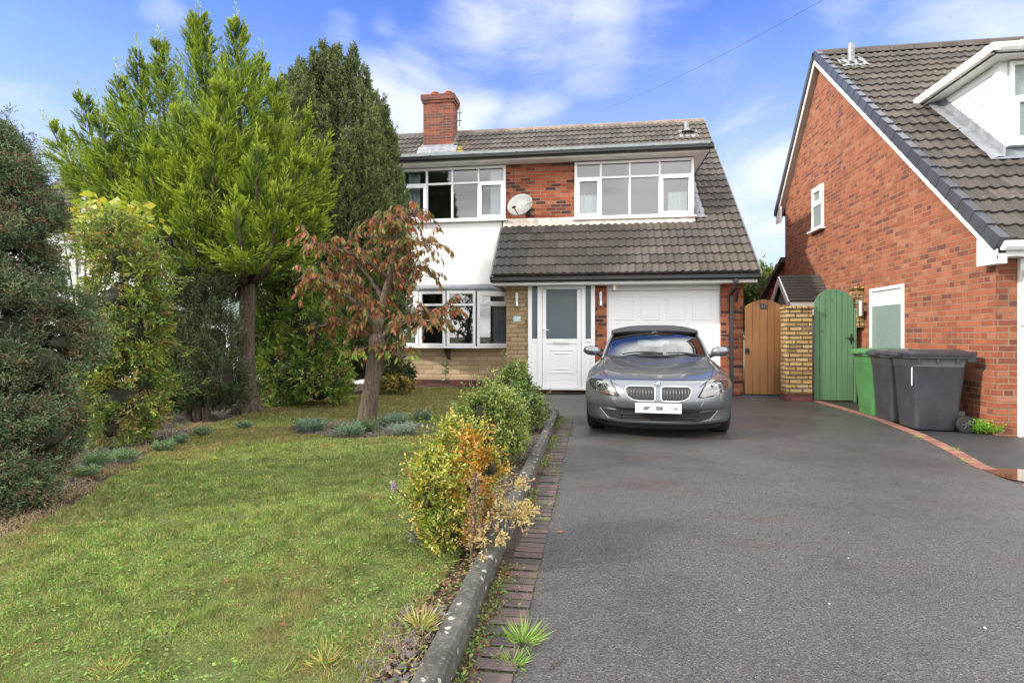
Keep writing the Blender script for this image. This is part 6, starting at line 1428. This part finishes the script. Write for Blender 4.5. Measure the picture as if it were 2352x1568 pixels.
# --- low silvery plants round the tree and along the bed
def tuft(label, px_, py_, r, h, cols, group, n=90, name='silvery_plant', cat='plant', z=.065):
    p = at(px_, py_, z=z); t = thing(name, label, cat, p, 0, group); a = rng.uniform(0, 6.283, n); rr_ = r*np.sqrt(rng.random(n))*.75
    P = np.array(p)+np.stack([rr_*np.cos(a), rr_*np.sin(a), np.zeros(n)], 1); D = np.stack([np.cos(a)*.8*rr_/r, np.sin(a)*.8*rr_/r, np.ones(n)], 1); L = h*rng.uniform(.6, 1.15, n)
    lp, ld, tt, ix = sprays(P, D, L, 7, 3, .28, 0, 0, up=.2, ang=.6, jit=.4); m = len(lp); sh = pick(cols, n, None, .2)
    leaf_mesh('foliage', M['leaf'], lp, ld, rng.uniform(.022, .04, m), rng.uniform(.007, .011, m), sh[ix]*(.7+.5*tt[:, None]), t); return t
SV = [(.14,.21,.15),(.18,.25,.18),(.11,.17,.12)]
gS = 'silvery plants round the tree ring'
tuft('largest blue grey feathery clump at the lawn side of the ring bed', 712, 990, .17, .12, SV, gS, 130)
tuft('silvery clump right behind the fruit tree trunk', 905, 978, .16, .13, SV, gS, 110)
tuft('pale silvery clump at the kerb side front of the ring bed', 925, 1000, .13, .11, [(.17,.21,.18),(.21,.25,.22)], gS, 90)
tuft('small silvery clump at the front of the ring bed below the trunk', 805, 1002, .13, .12, SV, gS, 70)
tuft('green tinged clump against the foot of the fruit tree trunk', 838, 992, .10, .13, [(.10,.16,.06),(.13,.18,.08)], gS, 60)
tuft('tiny grey clump at the far right of the ring bed', 970, 965, .12, .12, SV, gS, 60)
gB = 'low silvery plants along the left bed'
for (x, y, r, h, lab) in ((285,1060,.11,.08,'widest green grey clump along the left bed edge'),(225,1075,.08,.12,'upright green grey clump under the yellow thuja'),(190,1095,.08,.06,'nearest low clump on the left bed'),(375,1035,.07,.07,'small clump on the left bed below the dark cypress'),(415,1018,.06,.06,'small clump on the bed left of the bare trunk'),(465,1000,.06,.07,'small grey clump at the bed edge before the bare trunk'),(560,985,.06,.07,'farthest small clump at the foot of the bare trunk')):
    tuft(lab, x, y, r, h, [(.12,.20,.11),(.16,.22,.13)], gB, 45)
tuft('bright green weed clump beside the striped bin wheel', 2262, 992, .22, .12, [(.16,.30,.035),(.20,.36,.04)], None, 170, 'weed_clump', 'weed', z=0)
tuft('lavender sprig with grey leaves at the foot of the orange tinged bush', 985, 1245, .10, .13, [(.16,.18,.14),(.24,.26,.22)], None, 45, 'lavender', 'plant')
p = at(905, 1118, t=2.9); lv = thing('lavender_flower', 'purple lavender flower spike leaning out of the orange tinged bush', 'flower', p)
n = 40; P = np.array(p)+rng.normal(0, 1, (n, 3))*np.array((.007, .007, .016)); leaf_mesh('petals', M['leaf'], P, rng.normal(0, 1, (n, 3)), .016, .009, pick([(.24,.14,.36),(.32,.2,.45)], n), lv)
mb = MB(); mb.tube([p, at(940, 1150, t=2.9), at(985, 1190, t=2.9)], .003, 4); mb.build('stem', M['twig'], lv)
p = at(1023, 885, z=.06); sl2 = thing('seedling', 'thin pale seedling growing against the stone below the bay window', 'seedling', p); mb = MB(); mb.tube([p, p+Vector((.02, 0, .5))], .006, 5); mb.build('stem', M['twig'], sl2)
n = 26; P = np.array(p)+np.stack([np.zeros(n), np.zeros(n), rng.uniform(.12, .52, n)], 1); leaf_mesh('leaves', M['leaf'], P, np.stack([rng.normal(0, 1, n), rng.normal(0, 1, n), rng.uniform(-.2, .4, n)], 1), .11, .06, pick([(.20,.26,.16),(.15,.22,.12)], n), sl2)
# shrubs seen beyond the gates
LB = [(np.array(at(x, y, t=t_)), np.array(r)) for (x, y, t_, r) in ((1725,668,19,(.7,.7,.5)),(1752,650,20,(.6,.6,.45)),(1700,690,19,(.7,.6,.5)),(1735,720,19,(.8,.7,.8)))]
lobe_bush('garden_shrub', 'sunlit green shrub showing above the brown gate', 'shrub', (LB[0][0][0], LB[0][0][1], -.02), LB, 60, .28, 6, 4, .045, .09, [(.10,.15,.03),(.16,.20,.05),(.06,.10,.025)], core=.85)

# ------------------------------------------------------------------ lawn grass, weeds and litter
def blades(name, P, h, w, cols, wts, lean=.6, colf=None, mat='grass'):
    n = len(P); a = rng.uniform(0, 6.283, n); ln = rng.random(n)*lean; D = np.stack([np.cos(a)*ln, np.sin(a)*ln, np.ones(n)], 1)
    C = pick(cols, n, wts, .25)
    if colf is not None: C = colf(P, C)
    o = leaf_mesh(name, M[mat], P, D, h*rng.uniform(.5, 1.3, n), w*rng.uniform(.7, 1.2, n), C, None, mid=.35); return o
def scatter(poly, n, dens_fn):
    xs = [p[0] for p in poly]; ys = [p[1] for p in poly]; out = []; tot = 0
    while tot < n:
        P = np.stack([rng.uniform(min(xs), max(xs), 200000), rng.uniform(max(min(ys), 1.2), max(ys), 200000)], 1); k = in_poly(P, poly) & (rng.random(len(P)) < dens_fn(P)); out.append(P[k]); tot += int(k.sum())
    return np.concatenate(out)[:n]
GREEN = [(.14,.225,.05),(.185,.265,.06),(.10,.165,.038),(.27,.295,.085),(.38,.335,.17),(.30,.23,.12)]
def lawn_col(P, C):
    k = vnoise(P[:, :2], 1.1, 5)*.4+vnoise(P[:, :2], 3.7, 8)*.3+vnoise(P[:, :2], 11., 9)*.3
    far = np.clip((P[:, 1]-4.2)/4, 0, .55); left = np.clip((-P[:, 0]-2.2-(P[:, 1]-2)*.25)/1.2, 0, .5); edge_ = np.clip((P[:, 0]+1.0)/.4, 0, .5)*(P[:, 1] < 2.6)
    C = C*(.62+.76*vnoise(P[:, :2], 16., 12)[:, None]); bare = np.clip((P[:, 1]-6.6)/1.5, 0, 1)*np.clip((-1.7-P[:, 0])/.6, 0, 1)*.55; dry = np.clip((k-.465)*3.4+far+bare+left*.7+edge_*.5, 0, .9)[:, None]*rng.uniform(.3, 1, (len(P), 1))
    return C*(1-dry)+pick([(.26,.185,.085),(.33,.25,.13),(.20,.13,.06)], len(P))*dry
lp_ = scatter(LAWN, 360000, lambda P: np.clip(9.0/(P[:, 0]**2+P[:, 1]**2), .04, 1))
dist = np.linalg.norm(lp_, axis=1); P3 = np.concatenate([lp_, np.full((len(lp_), 1), .058)], 1)
hgt = np.clip(.016+.003*dist, .022, .042)*(.45+1.1*vnoise(lp_, 7.5, 2)); wid = np.clip(.0012*dist, .0024, .010)
go_ = blades('grass', P3, hgt, wid, GREEN, [.28,.22,.2,.12,.10,.08], 2.4, lawn_col); tag(go_, 'short mown grass with dry straw patches covering the lawn', 'grass', kind='stuff')
# clover and daisy leaves lying in the lawn
cl_ = scatter(LAWN, 5000, lambda P: np.clip(5.0/(P[:, 0]**2+P[:, 1]**2), .02, 1)*(vnoise(P, 1.8, 11) > .48)); n = len(cl_); a = rng.uniform(0, 6.283, n)
o = leaf_mesh('clover', M['grass'], np.concatenate([cl_, rng.uniform(.062, .085, (n, 1))], 1), np.stack([np.cos(a), np.sin(a), rng.uniform(-.1, .45, n)], 1), rng.uniform(.012, .024, n), rng.uniform(.008, .014, n), pick([(.12,.22,.045),(.15,.26,.05),(.2,.28,.07)], n), S=np.stack([-np.sin(a), np.cos(a), rng.normal(0, .3, n)], 1)); tag(o, 'low clover and daisy leaves spread through the lawn', 'clover', kind='stuff')
# straw at the lawn margins
pts = [(-.72, 1.95), (-3.2, 2.5), (-3.35, 2.9), (-3.6, 3.5), (-3.9, 4.1), (-3.15, 2.2), (-4.3, 5.0), (-4.75, 6.3)]
P = np.concatenate([np.array(p)+rng.normal(0, 1, (900, 2))*np.array((.10, .16)) for p in pts]); P = P[P[:, 0] < -.58]; o = blades('dry_grass', np.concatenate([P, np.full((len(P), 1), .055)], 1), .042, .0035, [(.36,.28,.16),(.30,.22,.12),(.42,.34,.21)], None, 2.2); tag(o, 'dry straw coloured grass along the lawn margins', 'dry grass', kind='stuff')
# slate chips on the beds
def chips(name, label, gen, n, s0, s1, cols, z):
    P = gen(n); n = len(P); a = rng.uniform(0, 6.283, n); sz = rng.uniform(s0, s1, n); mb = MB()
    for k in range(n):
        h = sz[k]*.22; Mx = Matrix.Translation((P[k, 0], P[k, 1], z+h*.4)) @ Matrix.Rotation(a[k], 4, 'Z') @ Matrix.Rotation(rng.normal(0, .22), 4, 'X') @ Matrix.Rotation(rng.normal(0, .22), 4, 'Y')
        q1, q2, q3 = rng.uniform(.5, 1, 3); s = sz[k]; mb.add([Mx @ Vector(v) for v in ((-s*q1, -s*.5, -h), (s*q2, -s*.6*q3, -h), (s*.9, s*.5, -h), (-s*.6, s*.6*q1, -h), (-s*q1, -s*.45, h), (s*q2*.95, -s*.5*q3, h), (s*.8, s*.45, h), (-s*.55, s*.5*q1, h))], [(3,2,1,0),(4,5,6,7),(0,1,5,4),(1,2,6,5),(2,3,7,6),(3,0,4,7)])
    return tag(mb.build(name, M['slate'], uv=False), label, 'slate chips', kind='stuff')
chips('slate_chips', 'purple grey slate chips in the ring bed round the fruit tree', lambda n: np.stack([-2.66+.85*np.sqrt(rng.random(n))*np.cos(2*math.pi*rng.random(n)), np.zeros(n)], 1)*0+np.array([(-2.66+.85*math.sqrt(u)*math.cos(v), 6.42+.56*math.sqrt(u)*math.sin(v)) for u, v in zip(rng.random(n), rng.uniform(0, 6.283, n))]), 900, .012, .028, None, .072)
chips('slate_chips', 'purple grey slate chips on bare soil in the lawn corner by the kerb', lambda n: np.stack([rng.uniform(-.76, -.58, n), rng.uniform(1.4, 2.25, n)], 1), 420, .008, .018, None, .062)
chips('slate_chips', 'grey slate chips under the left bushes along the bed', lambda n: np.array([(-3.35-.35*(y-2.6)*1.0+rng.normal(-.25, .18), y) for y in rng.uniform(2.4, 6.8, n)]), 900, .010, .024, None, .05)
chips('slate_chips', 'grey slate chips along the soil strip behind the kerb', lambda n: np.stack([rng.uniform(-.95, -.58, n), rng.uniform(3.2, 8.1, n)], 1), 700, .010, .022, None, .05)
# weeds in the joints along the kerb
n = 5200; y = rng.uniform(1.5, 8, n); keep = vnoise(np.stack([y*0, y], 1), 3.0, 21) > .30; y = y[keep]; n = len(y); x = -.448+np.abs(rng.normal(0, .040, n)); a = rng.uniform(0, 6.283, n)
o = leaf_mesh('kerb_weeds', M['leaf'], np.stack([x, y, rng.uniform(.004, .035, n)], 1), np.stack([np.cos(a), np.sin(a), rng.uniform(.1, .9, n)], 1), rng.uniform(.008, .022, n), rng.uniform(.006, .013, n), pick([(.10,.20,.05),(.15,.26,.06),(.22,.28,.08),(.20,.10,.05),(.3,.2,.09),(.09,.065,.045)], n, [.2,.2,.1,.15,.12,.23])); tag(o, 'small weeds and leaf litter sprouting along the foot of the kerb', 'weeds', kind='stuff')
n = 2600; y = np.concatenate([rng.uniform(1.5, 3.3, n//2), rng.uniform(3.3, 8.1, n//2)]); x = rng.uniform(-.72, -.565, n)-np.clip((y-3.3)*.05, 0, .2)*rng.random(n); a = rng.uniform(0, 6.283, n)
o = leaf_mesh('leaf_litter', M['leaf'], np.stack([x, y, rng.uniform(.05, .075, n)], 1), np.stack([np.cos(a), np.sin(a), rng.uniform(-.1, .5, n)], 1), rng.uniform(.012, .032, n), rng.uniform(.005, .014, n), pick([(.24,.11,.06),(.32,.22,.10),(.15,.08,.05),(.16,.24,.06),(.12,.20,.045),(.36,.28,.15)], n), S=np.stack([-np.sin(a), np.cos(a), rng.normal(0, .4, n)], 1)); tag(o, 'dead leaves and sprouting weeds on the soil strip behind the kerb', 'leaf litter', kind='stuff')
n = 1500; y = np.round(rng.uniform(1.6, 8, n)/.077)*.077-.003+rng.normal(0, .003, n); x = rng.uniform(-.43, -.225, n); kk = vnoise(np.stack([x*3, y], 1), 2.2, 4) > .45; x, y = x[kk], y[kk]; n = len(x); a = rng.uniform(0, 6.283, n)
o = leaf_mesh('joint_moss', M['leaf'], np.stack([x, y, np.full(n, .003)], 1), np.stack([np.cos(a)*.6, np.sin(a)*.6, np.full(n, .8)], 1), .012, .007, pick([(.10,.15,.03),(.14,.19,.04)], n)); tag(o, 'green moss in the joints of the brick strip', 'moss', kind='stuff')
def grass_tuft(label, px_, py_, r, h, cols, n=110, z=.0, group=None):
    p = at(px_, py_, z=z); a = rng.uniform(0, 6.283, n); P = np.array(p)+np.stack([np.cos(a), np.sin(a), np.zeros(n)], 1)*(r*.6*rng.random((n, 1))); D = np.stack([np.cos(a), np.sin(a), rng.uniform(.15, 1.5, n)], 1)
    o = leaf_mesh('grass_tuft', M['grass'], P, D, h*rng.uniform(.35, 1.2, n), .0042*h/.08, pick(cols, n), None, mid=.4); return tag(o, label, 'grass tuft', group)
GG = [(.16,.30,.05),(.22,.36,.07),(.28,.34,.1)]; YG_ = [(.34,.34,.09),(.42,.38,.13),(.24,.30,.07),(.40,.26,.08)]
grass_tuft('large round green grass tuft growing in the brick strip', 1202, 1470, .08, .085, GG, 170)
grass_tuft('smaller green grass tuft below the large round one in the brick strip', 1178, 1522, .06, .065, GG, 110)
grass_tuft('yellowing grass tuft between lawn and kerb', 965, 1440, .07, .085, YG_, 120, .06)
grass_tuft('straw yellow grass tuft at the bottom edge of the lawn', 745, 1520, .09, .06, YG_, 90, .06)
grass_tuft('yellow green grass tuft in the bottom left corner', 250, 1545, .10, .055, YG_, 80, .06)
grass_tuft('bright green tuft at the bottom of the lawn', 640, 1555, .08, .055, GG, 60, .06)
gK = 'small grass tufts along the brick strip edge'
for i, (x, y, s, lab) in enumerate(((1300,962,.07,'grass tuft at the far end of the kerb'),(1300,1002,.05,'second grass tuft from the far end of the brick strip'),(1275,1085,.05,'grass tuft on the tarmac edge level with the orange tinged bush top'),(1255,1160,.045,'grass tuft on the tarmac edge opposite the bleached branch'),(1245,1195,.04,'grass tuft just below the bleached branch tip'))): grass_tuft(lab, x, y, s, s, GG, 60, 0, gK)
gE = 'weeds in the pinkish brick edging'
for (x, y, s, lab) in ((2110,1005,.05,'small weed in the pinkish edging before the striped bin'),(2190,1035,.07,'tall weed in the middle of the pinkish edging'),(2222,1060,.06,'weed where the pinkish edging meets the puddle'),(1955,948,.035,'tiny weed in the pinkish edging before the green gate')): grass_tuft(lab, x, y, s, s, GG, 45, 0, gE)
# litter: leaves, twigs, white specks of bird lime
def flat_leaf(label, px_, py_, s, c, z=.004, group='fallen leaves'):
    p = at(px_, py_, z=z); n = 5; a = np.linspace(-1.3, 1.3, n)+rng.uniform(0, 6); o = leaf_mesh('fallen_leaf', M['leaf'], np.repeat(np.array(p)[None], n, 0), np.stack([np.cos(a), np.sin(a), np.full(n, .25)], 1), s, s*.5, pick([c], n), S=np.stack([-np.sin(a), np.cos(a), np.zeros(n)], 1)); return tag(o, label, 'fallen leaf', group)
flat_leaf('orange fallen leaf lying alone on the tarmac', 1288, 1222, .022, (.40,.14,.04))
flat_leaf('rust brown fallen leaf by the large round grass tuft', 1128, 1480, .03, (.32,.12,.05)); flat_leaf('yellow fallen leaf on the lawn near the left bed', 500, 1052, .05, (.42,.33,.06), .09)
flat_leaf('brown curled leaf on the lawn bottom', 655, 1432, .022, (.24,.11,.05), .085); flat_leaf('dark brown leaf in the middle of the lawn', 680, 1222, .028, (.20,.10,.05), .085); flat_leaf('brown leaf on the lawn left of the middle', 520, 1335, .022, (.22,.11,.05), .085)
flat_leaf('rust coloured leaf against the kerb foot', 1160, 1318, .03, (.34,.13,.05), .01)
p0, p1 = at(1256, 1537, z=.006), at(1293, 1505, z=.006); mb = MB(); mb.tube([p0, p0.lerp(p1, .5)+Vector((.004, 0, .003)), p1], [.0035, .003, .002], 5); tag(mb.build('twig', M['bark_dark']), 'short brown twig lying on the tarmac', 'twig')
mb = MB()
for (x, y) in ((1949,1222),(1949,1280),(1905,1385),(2262,1440),(1700,1400)):
    p = at(x, y, z=.003); s = rng.uniform(.003, .007); mb.prism([(p.x+s*math.cos(a)*rng.uniform(.6, 1.2), p.y+s*math.sin(a)*rng.uniform(.8, 1.8)) for a in np.linspace(0, 6, 9)], .0005, .003, 'z')
tag(mb.build('bird_lime', pmat('grey_specks', (.42,.42,.40), .8)), 'small white specks scattered over the tarmac', 'specks', kind='stuff')
pr_ = [tuple(at(1083, 1107, t=1).xy)]
c = at(1633/1.0 if False else 1271/1.0, 1093, z=.012); mb = MB(); mb.tube([(c.x-.10+.028*math.cos(a), c.y+.05+.028*math.sin(a), .014) for a in np.linspace(0, 6.283, 19)], .003, 5, cap=False); tag(mb.build('rubber_ring', M['rubber']), 'small black ring lying on the brick strip', 'ring')
